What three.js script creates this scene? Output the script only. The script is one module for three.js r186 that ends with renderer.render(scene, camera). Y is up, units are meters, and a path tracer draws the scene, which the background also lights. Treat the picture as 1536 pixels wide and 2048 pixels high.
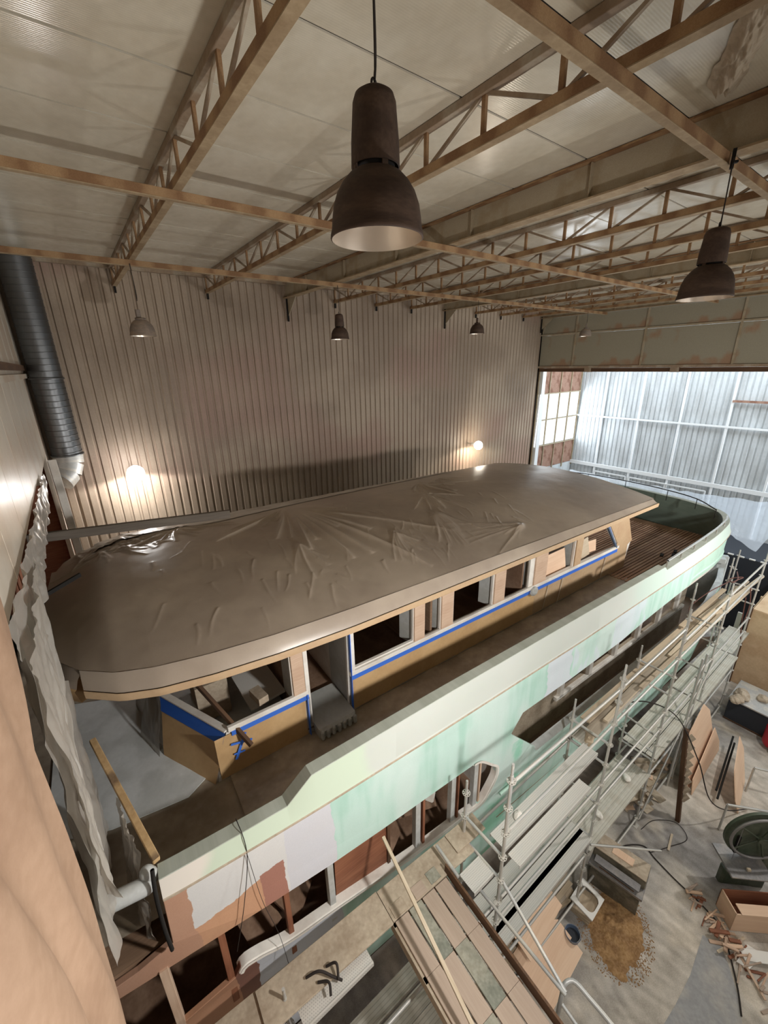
import * as THREE from 'three';
import { mergeGeometries, toCreasedNormals } from 'three/addons/utils/BufferGeometryUtils.js';
import { RectAreaLightUniformsLib } from 'three/addons/lights/RectAreaLightUniformsLib.js';

// ---------------------------------------------------------------- camera, light, exposure
const scene = new THREE.Scene();
const renderer = new THREE.WebGLRenderer({ antialias: true });
renderer.toneMapping = THREE.LinearToneMapping;
renderer.toneMappingExposure = 1.08;
renderer.shadowMap.enabled = true;
RectAreaLightUniformsLib.init();
scene.background = new THREE.Color(0.75, 0.86, 1.0);
scene.backgroundIntensity = 0.25;

const EYE = 11.5, FOCAL = 829.74;                 // metres above the floor, pixels at 2048 high
const camera = new THREE.PerspectiveCamera(2 * Math.atan(1024 / FOCAL) * 180 / Math.PI, 0.75, 0.05, 200);
{
  const yaw = 36.2 * Math.PI / 180, pitch = 19.47 * Math.PI / 180, roll = -1.15 * Math.PI / 180;
  const f = new THREE.Vector3(Math.sin(yaw) * Math.cos(pitch), -Math.sin(pitch), -Math.cos(yaw) * Math.cos(pitch));
  const r = new THREE.Vector3(Math.cos(yaw), 0, Math.sin(yaw)), u = new THREE.Vector3().crossVectors(r, f);
  const r2 = r.clone().multiplyScalar(Math.cos(roll)).addScaledVector(u, Math.sin(roll));
  const u2 = u.clone().multiplyScalar(Math.cos(roll)).addScaledVector(r, -Math.sin(roll));
  camera.position.set(0, EYE, 0);
  camera.quaternion.setFromRotationMatrix(new THREE.Matrix4().makeBasis(r2, u2, f.clone().negate()));
}
scene.add(camera);

// lamps of the hall: strength in candela, colour, place
const LAMP = {
  floodA: { p: [2.9, 8.78, 0.35], to: [2.2, 6.2, -8], I: 70, c: [1.0, 0.97, 0.93] },
  floodB: { p: [12.6, 8.5, 0.6], to: [12.2, 5.6, -9], I: 84, c: [1.0, 0.97, 0.93] },
  wallLeft: { p: [1.12, 8.78, -13.25], I: 20, c: [1.0, 0.98, 0.96] },
  wallRight: { p: [15.38, 7.8, -13.25], I: 15, c: [1.0, 0.9, 0.74] },
};
const DAY = { c: [0.86, 0.94, 1.0], annexWindow: 7, annexGate: 11 };
const FILL = { c: [1.0, 0.975, 0.94], L: 3.5 };

// ---------------------------------------------------------------- helpers
const V3 = (x, y, z) => new THREE.Vector3(x, y, z);
let seed = 7;
const rnd = () => { seed = (seed + 0x6D2B79F5) | 0; let t = Math.imul(seed ^ (seed >>> 15), 1 | seed); t = (t + Math.imul(t ^ (t >>> 7), 61 | t)) ^ t; return ((t ^ (t >>> 14)) >>> 0) / 4294967296; };
const rr = (a, b) => a + (b - a) * rnd();
const lerp = (a, b, t) => a + (b - a) * t, clamp = (x, a = 0, b = 1) => Math.min(b, Math.max(a, x));
const smooth = (a, b, x) => { const t = clamp((x - a) / (b - a)); return t * t * (3 - 2 * t); };
const table = (pts, x) => {                         // linear interpolation in a list of [x, y]
  if (x <= pts[0][0]) return pts[0][1];
  for (let i = 1; i < pts.length; i++) if (x <= pts[i][0]) return lerp(pts[i - 1][1], pts[i][1], (x - pts[i - 1][0]) / (pts[i][0] - pts[i - 1][0]));
  return pts[pts.length - 1][1];
};
const hash = (x, y, s = 0) => { let h = Math.imul(x | 0, 374761393) + Math.imul(y | 0, 668265263) + Math.imul(s | 0, 2147483647 - 97); h = Math.imul(h ^ (h >>> 13), 1274126177); return ((h ^ (h >>> 16)) >>> 0) / 4294967296; };
const vnoise = (x, y, px = 0, py = 0, s = 0) => {
  const xi = Math.floor(x), yi = Math.floor(y), fx = x - xi, fy = y - yi, u = fx * fx * (3 - 2 * fx), v = fy * fy * (3 - 2 * fy);
  const w = (a, p) => p ? ((a % p) + p) % p : a;
  const h = (a, b) => hash(w(a, px), w(b, py), s);
  return lerp(lerp(h(xi, yi), h(xi + 1, yi), u), lerp(h(xi, yi + 1), h(xi + 1, yi + 1), u), v);
};
const fbm = (x, y, o = 4, px = 0, py = 0, s = 0) => { let a = 0, k = 0.5, n = 0; for (let i = 0; i < o; i++) { a += k * vnoise(x, y, px, py, s + i); n += k; k *= 0.5; x *= 2; y *= 2; px *= 2; py *= 2; } return a / n; };
function tex(w, h, mx, my, fn, srgb = true) {        // fn(u, v) -> [r, g, b] 0..255; covers mx by my metres
  const d = new Uint8Array(w * h * 4);
  for (let j = 0; j < h; j++) for (let i = 0; i < w; i++) {
    const c = fn(i / w, j / h), k = (j * w + i) * 4;
    for (let q = 0; q < 3; q++) d[k + q] = clamp(Array.isArray(c) ? c[q] : c, 0, 255);
    d[k + 3] = 255;
  }
  const t = new THREE.DataTexture(d, w, h, THREE.RGBAFormat);
  t.wrapS = t.wrapT = THREE.RepeatWrapping; t.magFilter = THREE.LinearFilter; t.minFilter = THREE.LinearMipmapLinearFilter; t.generateMipmaps = true;
  if (srgb) t.colorSpace = THREE.SRGBColorSpace;
  t.repeat.set(1 / mx, 1 / my); t.needsUpdate = true; return t;
}
const mixc = (a, b, t) => [lerp(a[0], b[0], t), lerp(a[1], b[1], t), lerp(a[2], b[2], t)];
const std = (o) => new THREE.MeshStandardMaterial({ roughness: 0.8, metalness: 0, ...o });
const phys = (o) => new THREE.MeshPhysicalMaterial({ roughness: 0.6, metalness: 0, ...o });

// uv in metres, from the dominant axis of each triangle; x is the length of boards
function metreUV(g) {
  const n = g.index ? g.toNonIndexed() : g; n.computeVertexNormals();
  const p = n.attributes.position, uv = new Float32Array(p.count * 2), a = V3(), b = V3(), c = V3(), nn = V3();
  for (let i = 0; i < p.count; i += 3) {
    a.fromBufferAttribute(p, i); b.fromBufferAttribute(p, i + 1); c.fromBufferAttribute(p, i + 2);
    nn.crossVectors(b.clone().sub(a), c.clone().sub(a)); const ax = Math.abs(nn.x), ay = Math.abs(nn.y), az = Math.abs(nn.z);
    [a, b, c].forEach((q, k) => { const w = ay >= ax && ay >= az ? [q.x, q.z] : az >= ax ? [q.x, q.y] : [q.z, q.y]; uv[(i + k) * 2] = w[0]; uv[(i + k) * 2 + 1] = w[1]; });
  }
  n.setAttribute('uv', new THREE.BufferAttribute(uv, 2)); return n;
}
const boxCache = new Map();
function boxG(w, h, d, bev = 0) {                    // centred box with a small chamfer
  const key = [w, h, d, bev].map((q) => q.toFixed(4)).join();
  if (boxCache.has(key)) return boxCache.get(key);
  let g;
  if (bev > 0) {
    const s = new THREE.Shape(); const W = w / 2 - bev, H = h / 2 - bev;
    s.moveTo(-W, -H); s.lineTo(W, -H); s.lineTo(W, H); s.lineTo(-W, H); s.closePath();
    g = new THREE.ExtrudeGeometry(s, { depth: d - 2 * bev, bevelEnabled: true, bevelThickness: bev, bevelSize: bev, bevelSegments: 1 });
    g.translate(0, 0, -(d / 2 - bev));
  } else g = new THREE.BoxGeometry(w, h, d);
  g = metreUV(g); boxCache.set(key, g); return g;
}
const at = (g, x, y, z, ry = 0, rz = 0, rx = 0) => { const c = g.clone(); c.applyMatrix4(new THREE.Matrix4().compose(V3(x, y, z), new THREE.Quaternion().setFromEuler(new THREE.Euler(rx, ry, rz, 'YXZ')), V3(1, 1, 1))); return c; };
function barG(a, b, w, h, bev = 0) {                 // a bar of section w x h from a to b; h is its upright side
  const A = V3(...a), B = V3(...b), d = B.clone().sub(A), L = d.length(); d.normalize();
  let up = Math.abs(d.y) > 0.98 ? V3(0, 0, 1) : V3(0, 1, 0); const s = V3().crossVectors(d, up).normalize(); up = V3().crossVectors(s, d);
  const g = boxG(L, h, w, bev).clone(); g.applyMatrix4(new THREE.Matrix4().makeBasis(d, up, s).setPosition(A.add(B).multiplyScalar(0.5))); return g;
}
function tubeG(a, b, r, n = 10, r2 = r) {
  const A = V3(...a), B = V3(...b), d = B.clone().sub(A), g = new THREE.CylinderGeometry(r2, r, d.length(), n, 1);
  g.applyQuaternion(new THREE.Quaternion().setFromUnitVectors(V3(0, 1, 0), d.clone().normalize())); g.translate((A.x + B.x) / 2, (A.y + B.y) / 2, (A.z + B.z) / 2); return g;
}
const pathG = (pts, r, seg = 40, n = 7, closed = false) => new THREE.TubeGeometry(new THREE.CatmullRomCurve3(pts.map((p) => V3(...p)), closed, 'centripetal'), seg, r, n, closed);
function gridG(nu, nv, fn, uvfn) {                   // fn(u, v) -> [x, y, z]; uvfn(u, v) -> metres
  const pos = [], uv = [], idx = [];
  for (let j = 0; j <= nv; j++) for (let i = 0; i <= nu; i++) { const p = fn(i / nu, j / nv); pos.push(...p); uv.push(...(uvfn ? uvfn(i / nu, j / nv, p) : [i / nu, j / nv])); }
  for (let j = 0; j < nv; j++) for (let i = 0; i < nu; i++) { const a = j * (nu + 1) + i, b = a + 1, c = a + nu + 1, d = c + 1; idx.push(a, b, d, a, d, c); }
  const g = new THREE.BufferGeometry(); g.setAttribute('position', new THREE.Float32BufferAttribute(pos, 3)); g.setAttribute('uv', new THREE.Float32BufferAttribute(uv, 2)); g.setIndex(idx); g.computeVertexNormals(); return g;
}
function extrudeXY(pts, depth, holes = [], bev = 0) { // outline in x, y; thickness goes to -z from z = 0
  const s = new THREE.Shape(pts.map((p) => new THREE.Vector2(p[0], p[1])));
  for (const h of holes) s.holes.push(new THREE.Path(h.map((p) => new THREE.Vector2(p[0], p[1]))));
  const g = new THREE.ExtrudeGeometry(s, { depth: depth - 2 * bev, bevelEnabled: bev > 0, bevelThickness: bev, bevelSize: bev, bevelOffset: -bev, bevelSegments: 1, curveSegments: 6 });
  g.translate(0, 0, -depth + bev); return metreUV(g);
}
const rect = (x0, y0, x1, y1) => [[x0, y0], [x1, y0], [x1, y1], [x0, y1]];
const merge = (gs) => { gs = gs.filter(Boolean).map((g) => { const n = g.index ? g.toNonIndexed() : g; for (const k of Object.keys(n.attributes)) if (!['position', 'normal', 'uv'].includes(k)) n.deleteAttribute(k); return n; }); return gs.length === 1 ? gs[0] : mergeGeometries(gs); };

// ---------------------------------------------------------------- naming
const taken = new Map();
const numbered = (n) => { const k = taken.get(n) ?? 0; taken.set(n, k + 1); return k ? n + '_' + String(k).padStart(3, '0') : n; };
function tag(o, label, category, group) { o.userData.label = label; o.userData.category = category; if (group) o.userData.group = group; return o; }
function thing(name, label, category, group, [x, y, z] = [0, 0, 0], ry = 0) { const o = new THREE.Group(); o.name = numbered(name); o.position.set(x, y, z); o.rotation.y = ry; scene.add(o); return tag(o, label, category, group); }
function part(name, geo, mat, parent, label) { const m = new THREE.Mesh(Array.isArray(geo) ? merge(geo) : geo, mat); m.name = name; parent.add(m); if (label) m.userData.label = label; return m; }
function solo(name, geo, mat, label, category, group) { const m = new THREE.Mesh(Array.isArray(geo) ? merge(geo) : geo, mat); m.name = numbered(name); scene.add(m); return tag(m, label, category, group); }
function struct(name, label, category) { const o = new THREE.Group(); o.name = name; o.userData = { kind: 'structure', label, category }; scene.add(o); return o; }
const YAW = -1.9 * Math.PI / 180;                    // the yacht lies 1.9 degrees off the hall's axis
const onYacht = (o) => { o.rotation.y = YAW; return o; };
const yachtToHall = (x, y, z) => { const c = Math.cos(-YAW), s = Math.sin(-YAW); return [c * x - s * z, y, s * x + c * z]; };

// ---------------------------------------------------------------- materials
const speck = (u, v, s, n = 64) => hash(Math.floor(u * n), Math.floor(v * n), s);
const dusty = (base, dust, amt, w, m, s, ox = 4, oy = 4, fine = 10) => tex(w, w, m, m, (u, v) => {
  const a = fbm(u * ox, v * oy, 5, ox, oy, s), b = fbm(u * 32, v * 32, 2, 32, 32, s + 9);
  const c = mixc(base, dust, clamp(smooth(0.35, 0.7, a) * amt)); const k = (b - 0.5) * 2 * fine + (speck(u, v, s, w) - 0.5) * fine * 0.6; return [c[0] + k, c[1] + k, c[2] + k];
});
const woodTex = (base, dark, s, m = 1.6, knots = 0) => tex(512, 256, m, m / 2, (u, v) => {
  const warp = fbm(u * 2, v * 6, 3, 2, 6, s) * 2.2, g = vnoise(u * 3 + 0.2 * warp, v * 48 + warp * 5, 3, 48, s + 3), f = fbm(u * 8, v * 128, 2, 8, 128, s + 5);
  const t = clamp(0.55 * g + 0.45 * f), p = fbm(u * 3, v * 3, 3, 3, 3, s + 8); const c = mixc(base, dark, clamp(t * 0.75 + (p - 0.5) * 0.6)); return c;
});
const M = {};
M.ceiling = std({ map: dusty([216, 209, 192], [202, 192, 172], 0.8, 512, 2.6, 11, 5, 3, 5), roughness: 0.17, bumpMap: tex(64, 256, 1, 0.6, (u, v) => 128 + 90 * Math.sin(v * Math.PI * 2 * 24) + 20 * (hash(u * 64, v * 24, 1) - 0.5), false), bumpScale: 0.0006 });
M.gap = std({ color: '#2a221a', roughness: 1 });
M.cladding = std({ map: tex(1024, 512, 22, 14.2, (u, v) => {
  const a = fbm(u * 9, v * 6, 6, 9, 6, 20), st = vnoise(u * 500, v * 6, 500, 6, 30);
  const c = mixc([166, 149, 130], [141, 124, 107], smooth(0.35, 0.7, a)); const r = smooth(0.55, 0.75, fbm(u * 5, v * 5, 4, 5, 5, 55)); const q = mixc(c, [150, 118, 106], r * 0.6); const n = (st - 0.5) * 9 + (speck(u, v, 1, 1024) - 0.5) * 7; return [q[0] + n, q[1] + n, q[2] + n]; }), roughness: 0.55 });
M.annexClad = std({ map: dusty([196, 202, 206], [172, 176, 178], 0.7, 256, 2.4, 33, 6, 2, 5), roughness: 0.5 });
M.headerPanel = std({ map: tex(512, 512, 4, 4, (u, v) => { const a = fbm(u * 5, v * 4, 5, 5, 4, 61); return mixc([154, 148, 130], [154, 126, 102], smooth(0.45, 0.62, a)).map((q) => q + (speck(u, v, 3, 512) - 0.5) * 12); }), roughness: 0.8 });
M.leftPanel = std({ map: dusty([214, 206, 192], [192, 172, 150], 0.8, 256, 3, 71, 3, 3, 5), roughness: 0.3 });
M.steelBrown = std({ map: tex(256, 256, 1.5, 1.5, (u, v) => { const a = fbm(u * 6, v * 6, 4, 6, 6, 81); return mixc([126, 93, 63], [158, 127, 92], smooth(0.38, 0.7, a)).map((q) => q + (speck(u, v, 1, 256) - 0.5) * 14); }), roughness: 0.75 });
M.steelGrey = std({ map: tex(256, 256, 1.5, 1.5, (u, v) => { const a = fbm(u * 6, v * 6, 4, 6, 6, 85); return mixc([166, 154, 132], [154, 138, 112], smooth(0.38, 0.7, a)).map((q) => q + (speck(u, v, 1, 256) - 0.5) * 12); }), roughness: 0.7 });
M.steelPale = std({ map: dusty([168, 147, 117], [146, 124, 96], 0.8, 128, 1, 87, 4, 4, 10), roughness: 0.75 });
M.trussTop = std({ map: dusty([168, 156, 138], [140, 118, 96], 0.8, 128, 1, 88, 4, 4, 8), roughness: 0.7 });
M.lampShell = std({ map: dusty([58, 41, 30], [84, 64, 50], 0.6, 128, 0.6, 91, 4, 4, 8), roughness: 0.72 });
M.lampInside = std({ color: '#d8ccbe', roughness: 0.32, metalness: 0.8 });
M.lampFarShell = std({ map: dusty([120, 108, 98], [150, 130, 112], 0.7, 128, 0.6, 92, 4, 4, 8), roughness: 0.55 });
M.glassBulb = phys({ color: '#e8e2d8', roughness: 0.25, transmission: 0.4, thickness: 0 });
M.plankGrey = std({ map: woodTex([118, 109, 99], [92, 84, 76], 94), roughness: 0.8 });
M.sheetPale = std({ map: dusty([196, 188, 178], [170, 160, 148], 0.8, 256, 2, 132, 4, 4, 5), roughness: 0.35 });
M.black = std({ color: '#15120f', roughness: 0.9 });
M.cable = std({ color: '#2b2420', roughness: 0.8 });
M.duct = std({ color: '#707274', roughness: 0.38, metalness: 0.9 });
M.galv = std({ map: dusty([176, 176, 174], [200, 195, 184], 0.8, 256, 0.8, 101, 5, 5, 10), roughness: 0.45, metalness: 0.25 });
M.galvPlank = std({ map: tex(256, 256, 0.64, 0.64, (u, v) => {       // punched steel deck: small raised holes in rows
  const gx = u * 24 + (Math.floor(v * 24) % 2) * 0.5, fx = gx - Math.floor(gx) - 0.5, fy = v * 24 - Math.floor(v * 24) - 0.5, d = Math.hypot(fx, fy);
  const n = fbm(u * 4, v * 4, 4, 4, 4, 104); const c = mixc([196, 196, 193], [208, 202, 192], n); return d < 0.22 ? mixc(c, [150, 148, 144], 0.7) : c; }), roughness: 0.5, metalness: 0.1 });
M.aluDeck = std({ map: tex(256, 256, 0.6, 0.6, (u, v) => { const n = fbm(u * 4, v * 4, 4, 4, 4, 106), l = Math.abs((v * 12) % 1 - 0.5) < 0.1 ? -26 : 0; return mixc([202, 199, 190], [182, 174, 160], n).map((q) => q + l); }), roughness: 0.55, metalness: 0.15 });
M.wood = [woodTex([192, 176, 152], [154, 134, 110], 1), woodTex([182, 166, 144], [136, 118, 98], 2), woodTex([206, 192, 170], [172, 152, 126], 3), woodTex([176, 164, 146], [138, 124, 108], 4)].map((t) => std({ map: t, roughness: 0.8 }));
M.woodDark = std({ map: woodTex([104, 74, 48], [62, 42, 28], 5), roughness: 0.75 });
M.woodRed = std({ map: woodTex([156, 104, 76], [104, 58, 38], 6), roughness: 0.7 });
M.woodPink = std({ map: woodTex([210, 184, 160], [184, 150, 126], 7, 1.0), roughness: 0.75 });
M.ply = std({ map: woodTex([232, 202, 174], [216, 180, 150], 8, 2.4), roughness: 0.7 });
M.boardTan = std({ map: dusty([164, 148, 128], [184, 170, 150], 0.8, 256, 1.2, 111, 4, 3, 12), roughness: 0.85 });
M.boardPink = std({ map: woodTex([182, 164, 148], [162, 142, 126], 9, 1.4), roughness: 0.85 });
M.boardGreen = std({ map: dusty([126, 128, 116], [164, 158, 142], 0.7, 256, 0.9, 113, 3, 5, 14), roughness: 0.8 });
M.concrete = std({ map: tex(1024, 1024, 9, 9, (u, v) => {
  const a = fbm(u * 6, v * 6, 6, 6, 6, 121), b = fbm(u * 14 + 3, v * 14, 4, 14, 14, 122), sc = vnoise(u * 90 + a * 6, v * 22 + b * 5, 90, 22, 123);
  let c = mixc([186, 178, 166], [140, 136, 132], smooth(0.35, 0.68, a)); c = mixc(c, [206, 194, 176], smooth(0.55, 0.8, b) * 0.6); const d2 = fbm(u * 40, v * 40, 3, 40, 40, 127); const k = (sc - 0.5) * 34 + (d2 - 0.5) * 44 + (speck(u, v, 5, 1024) - 0.5) * 22; return [c[0] + k, c[1] + k, c[2] + k]; }), roughness: 0.75 });
M.sheet = std({ map: dusty([178, 164, 148], [158, 144, 130], 0.9, 512, 5, 131, 4, 4, 4), roughness: 0.33 });
M.deckSheet = std({ map: dusty([176, 164, 146], [146, 134, 118], 0.9, 256, 2, 133, 4, 6, 8), roughness: 0.36 });
M.paper = std({ map: dusty([206, 172, 126], [194, 158, 113], 0.7, 256, 1.5, 141, 4, 4, 4), roughness: 0.6 });
M.paperPale = std({ map: dusty([192, 164, 130], [182, 150, 118], 0.7, 256, 1.5, 143, 4, 4, 4), roughness: 0.65 });
M.tape = std({ color: '#4277dc', roughness: 0.55 });
M.tapeDeep = std({ color: '#2a66cc', roughness: 0.55 });
M.primer = std({ map: dusty([232, 228, 220], [214, 206, 196], 0.7, 256, 1.2, 151, 4, 4, 5), roughness: 0.7 });
M.primerGrey = std({ map: dusty([188, 190, 188], [170, 170, 164], 0.7, 256, 1.2, 153, 4, 4, 5), roughness: 0.7 });
M.foredeck = std({ map: dusty([226, 230, 230], [200, 204, 202], 0.7, 256, 1.5, 155, 4, 4, 5), roughness: 0.65 });
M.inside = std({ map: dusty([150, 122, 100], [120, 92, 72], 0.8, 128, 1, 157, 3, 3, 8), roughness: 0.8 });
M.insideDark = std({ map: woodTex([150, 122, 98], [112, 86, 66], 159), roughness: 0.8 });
M.bandUpper = std({ map: tex(1024, 64, 24, 1, (u, v) => { const a = fbm(u * 24, v * 2, 4, 24, 2, 161), x = u * 24 - 4; let c = mixc([200, 203, 197], [190, 196, 188], a); c = mixc([194, 208, 188], c, smooth(2.3, 2.5, x + a * 0.5)); c = mixc([220, 214, 204], c, smooth(0.2, 0.4, x + a * 0.6)); c = mixc([206, 178, 156], c, smooth(-0.4, -0.2, x + a * 0.5)); c = mixc(c, [188, 206, 196], smooth(9.2, 10.6, x + a)); return c; }), roughness: 0.6 });
M.bandAft = std({ map: dusty([186, 218, 202], [172, 206, 190], 0.8, 256, 2, 163, 5, 3, 4), roughness: 0.6 });
M.cap = std({ map: dusty([176, 182, 172], [160, 166, 154], 0.8, 256, 1.5, 165, 5, 5, 6), roughness: 0.65 });
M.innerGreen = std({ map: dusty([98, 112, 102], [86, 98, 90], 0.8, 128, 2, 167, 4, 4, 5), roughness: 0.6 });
M.hullGrey = std({ map: dusty([196, 200, 198], [170, 174, 172], 0.8, 128, 1.6, 169, 4, 4, 6), roughness: 0.6 });
M.teak = [0, 1, 2].map((k) => std({ map: woodTex([[184, 152, 128], [170, 136, 112], [198, 166, 140]][k], [136, 104, 84], 171 + k), roughness: 0.8 }));
M.mainDeck = std({ map: woodTex([168, 144, 122], [128, 106, 88], 175, 2.2), roughness: 0.8 });
M.rail = std({ color: '#d8d6d0', roughness: 0.25, metalness: 0.8 });
M.curtain = std({ map: dusty([166, 136, 112], [150, 120, 97], 0.7, 256, 1.6, 181, 3, 3, 6), roughness: 0.75 });
M.film = phys({ color: '#c9c2b8', roughness: 0.35, transmission: 0.55, thickness: 0, side: THREE.DoubleSide });
M.filmClear = phys({ color: '#e6eef8', roughness: 0.25, transmission: 0.72, thickness: 0, side: THREE.DoubleSide });
M.white = std({ color: '#e6e4de', roughness: 0.6 });
M.whitePaint = std({ color: '#dfe2e4', roughness: 0.5 });
M.rust = std({ map: dusty([150, 118, 102], [120, 84, 68], 0.9, 128, 1, 191, 4, 4, 10), roughness: 0.8 });
M.sawdust = std({ map: dusty([160, 126, 86], [136, 104, 70], 0.9, 256, 0.8, 193, 6, 6, 20), roughness: 1 });
M.machine = std({ map: dusty([96, 92, 80], [140, 132, 116], 0.7, 128, 0.8, 195, 4, 4, 10), roughness: 0.6, metalness: 0.2 });
M.machineTop = std({ map: dusty([128, 126, 126], [166, 158, 146], 0.6, 128, 0.8, 197, 4, 4, 10), roughness: 0.45, metalness: 0.4 });
M.green = std({ map: dusty([62, 72, 56], [104, 104, 88], 0.5, 128, 0.8, 199, 4, 4, 8), roughness: 0.5 });
M.darkSteel = std({ color: '#2c3038', roughness: 0.6, metalness: 0.1 });
M.red = std({ color: '#b3122a', roughness: 0.35 });
M.blue = std({ color: '#5b6b82', roughness: 0.35 });
M.crate = std({ map: dusty([206, 178, 144], [188, 156, 122], 0.7, 256, 1.6, 203, 4, 4, 6), roughness: 0.8 });
M.timberMud = std({ map: dusty([188, 156, 112], [122, 100, 76], 0.9, 256, 1.2, 205, 5, 5, 14), roughness: 0.85 });
M.lit = (c, i) => new THREE.MeshStandardMaterial({ color: '#000000', emissive: new THREE.Color(...c), emissiveIntensity: i, roughness: 1 });

// ---------------------------------------------------------------- the hall
const CEIL = 14.08, WALLZ = -14, LEFT = -0.7, END = 20.75, NEAR = 9.5, ANNEX = 25.2;
{ // floor
  const f = struct('floor', 'dusty grey concrete workshop floor with stains', 'floor');
  const g = gridG(8, 8, (u, v) => [lerp(-8, 34, u), 0, lerp(NEAR + 0.6, -14.6, v)], (u, v) => [u * 42, v * 25]);
  part('slab', g, M.concrete, f);
  part('grey_floor_patch', at(extrudeXY([[8.4, 0.36], [7.49, 0.28], [6.8, 0.29], [6.3, 0.32], [7.4, -0.62], [7.51, -0.54], [7.9, -0.37], [8.3, -0.1], [8.5, 0.09]], 0.004).rotateX(-Math.PI / 2), 0, 0.004, 0), std({ map: dusty([150, 150, 150], [172, 167, 160], 0.8, 256, 1.5, 125, 4, 4, 10), roughness: 0.6 }), f, 'flat grey patch on the floor');  // flat grey polygon laid just above the slab
  part('slab_base', at(boxG(42, 0.3, 25), 13, -0.16, -2.2), M.concrete, f);
}
{ // far wall of profiled sheets, one mesh for each sheet
  const w = struct('wall_back', 'tall ribbed metal wall, beige with brown dust', 'wall');
  const rib = (n, pitch, depth) => { const p = []; for (let i = 0; i < n; i++) { const x = i * pitch; p.push([x, 0], [x + pitch * 0.6, 0], [x + pitch * 0.7, depth], [x + pitch * 0.9, depth]); } p.push([n * pitch, 0]); return p; };
  globalThis.ribSheet = (n, pitch, depth, h) => { const p = rib(n, pitch, depth), s = new THREE.Shape([...p.map((q) => new THREE.Vector2(q[0], q[1])), new THREE.Vector2(n * pitch, depth + 0.02), new THREE.Vector2(0, depth + 0.02)]);
    const g = new THREE.ExtrudeGeometry(s, { depth: h, bevelEnabled: false }); g.rotateX(-Math.PI / 2); return metreUV(g); };  // outline (x, z->-z), up the y axis
  const sheet = ribSheet(5, 0.238, 0.036, CEIL);
  for (let i = 0; i < 18; i++) part('cladding_sheet', metreUV(at(sheet, LEFT - 0.06 + i * 1.19, 0, WALLZ)), M.cladding, w);
  part('backing', at(boxG(22.4, CEIL, 0.12), 10.2, CEIL / 2, WALLZ - 0.14), M.gap, w);
  part('eaves_flashing', barG([LEFT, CEIL - 0.05, WALLZ + 0.06], [END, CEIL - 0.05, WALLZ + 0.06], 0.1, 0.09), M.trussTop, w);
}
{ // ceiling of long sandwich panels with open joints
  const c = struct('ceiling', 'cream metal roof panels with dark joints', 'ceiling');
  for (let k = -11; k < 9; k++) {
    const z0 = -3.87 - 1.19 * k, z1 = z0 - 1.19; if (z1 > NEAR || z0 < WALLZ) continue;
    const a = Math.min(NEAR, z0) - 0.015, b = Math.max(WALLZ, z1) + 0.015;
    part('joint_shade_strip', barG([LEFT, CEIL + 0.03, b - 0.015], [END, CEIL + 0.03, b - 0.015], 0.03, 0.03), M.black, c);  // black strip added as the shade inside the open joint
    part('roof_panel', at(boxG(21.6, 0.08, a - b), 10.05, CEIL + 0.04, (a + b) / 2), M.ceiling, c);
  }
  part('roof_deck', at(boxG(22, 0.12, 24.2), 10.05, CEIL + 0.22, -2.25), M.black, c);
}
// lattice trusses
const chordX = [[1.63, 'first lattice roof truss from the left wall'], [3.96, 'second lattice roof truss from the left wall'], [8.25, 'lattice roof truss just beyond the first solid roof beam'],
  [10.02, 'middle lattice truss between the two solid roof beams'], [11.73, 'lattice truss just before the second solid roof beam'], [15.49, 'lattice truss just beyond the second solid roof beam'],
  [17.22, 'middle lattice truss of the bay by the end wall'], [18.95, 'lattice roof truss nearest the end wall header']];
for (const [X, label] of chordX) {
  const t = thing('roof_truss', label + ', dusty brown', 'roof truss', 'lattice roof trusses', [X, 0, 0]);
  const b = 13.57, top = CEIL - 0.005;
  const bc = part('bottom_chord', barG([0, b + 0.055, WALLZ + 0.05], [0, b + 0.055, NEAR], 0.09, 0.09, 0.004), M.steelBrown, t); part('chord_flange', barG([0.005, b + 0.005, WALLZ + 0.05], [0.005, b + 0.005, NEAR], 0.1, 0.01), M.steelPale, bc, 'underside coloured paler for the light from below');  // flange colour lightened to carry the light from below
  part('top_chord', barG([0, top - 0.04, WALLZ + 0.05], [0, top - 0.04, NEAR], 0.09, 0.08, 0.004), M.trussTop, t);
  const step = 0.86; let flip = 0;
  const strut = barG([0, b + 0.08, 0], [0, top - 0.07, 0], 0.035, 0.05), dg1 = barG([0, b + 0.08, 0.03], [0, top - 0.07, step - 0.04], 0.03, 0.035), dg2 = barG([0, top - 0.07, 0.03], [0, b + 0.08, step - 0.04], 0.03, 0.035);
  for (let z = -13.9; z < 7.5; z += step) { part('post', strut, M.steelBrown, t).position.z = z; part('diagonal', flip % 3 ? dg1 : dg2, M.trussTop, t).position.z = z; flip++; }
  part('wall_shoe', at(boxG(0.05, 0.26, 0.06), 0, b - 0.02, WALLZ + 0.09), M.black, t);
}
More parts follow.
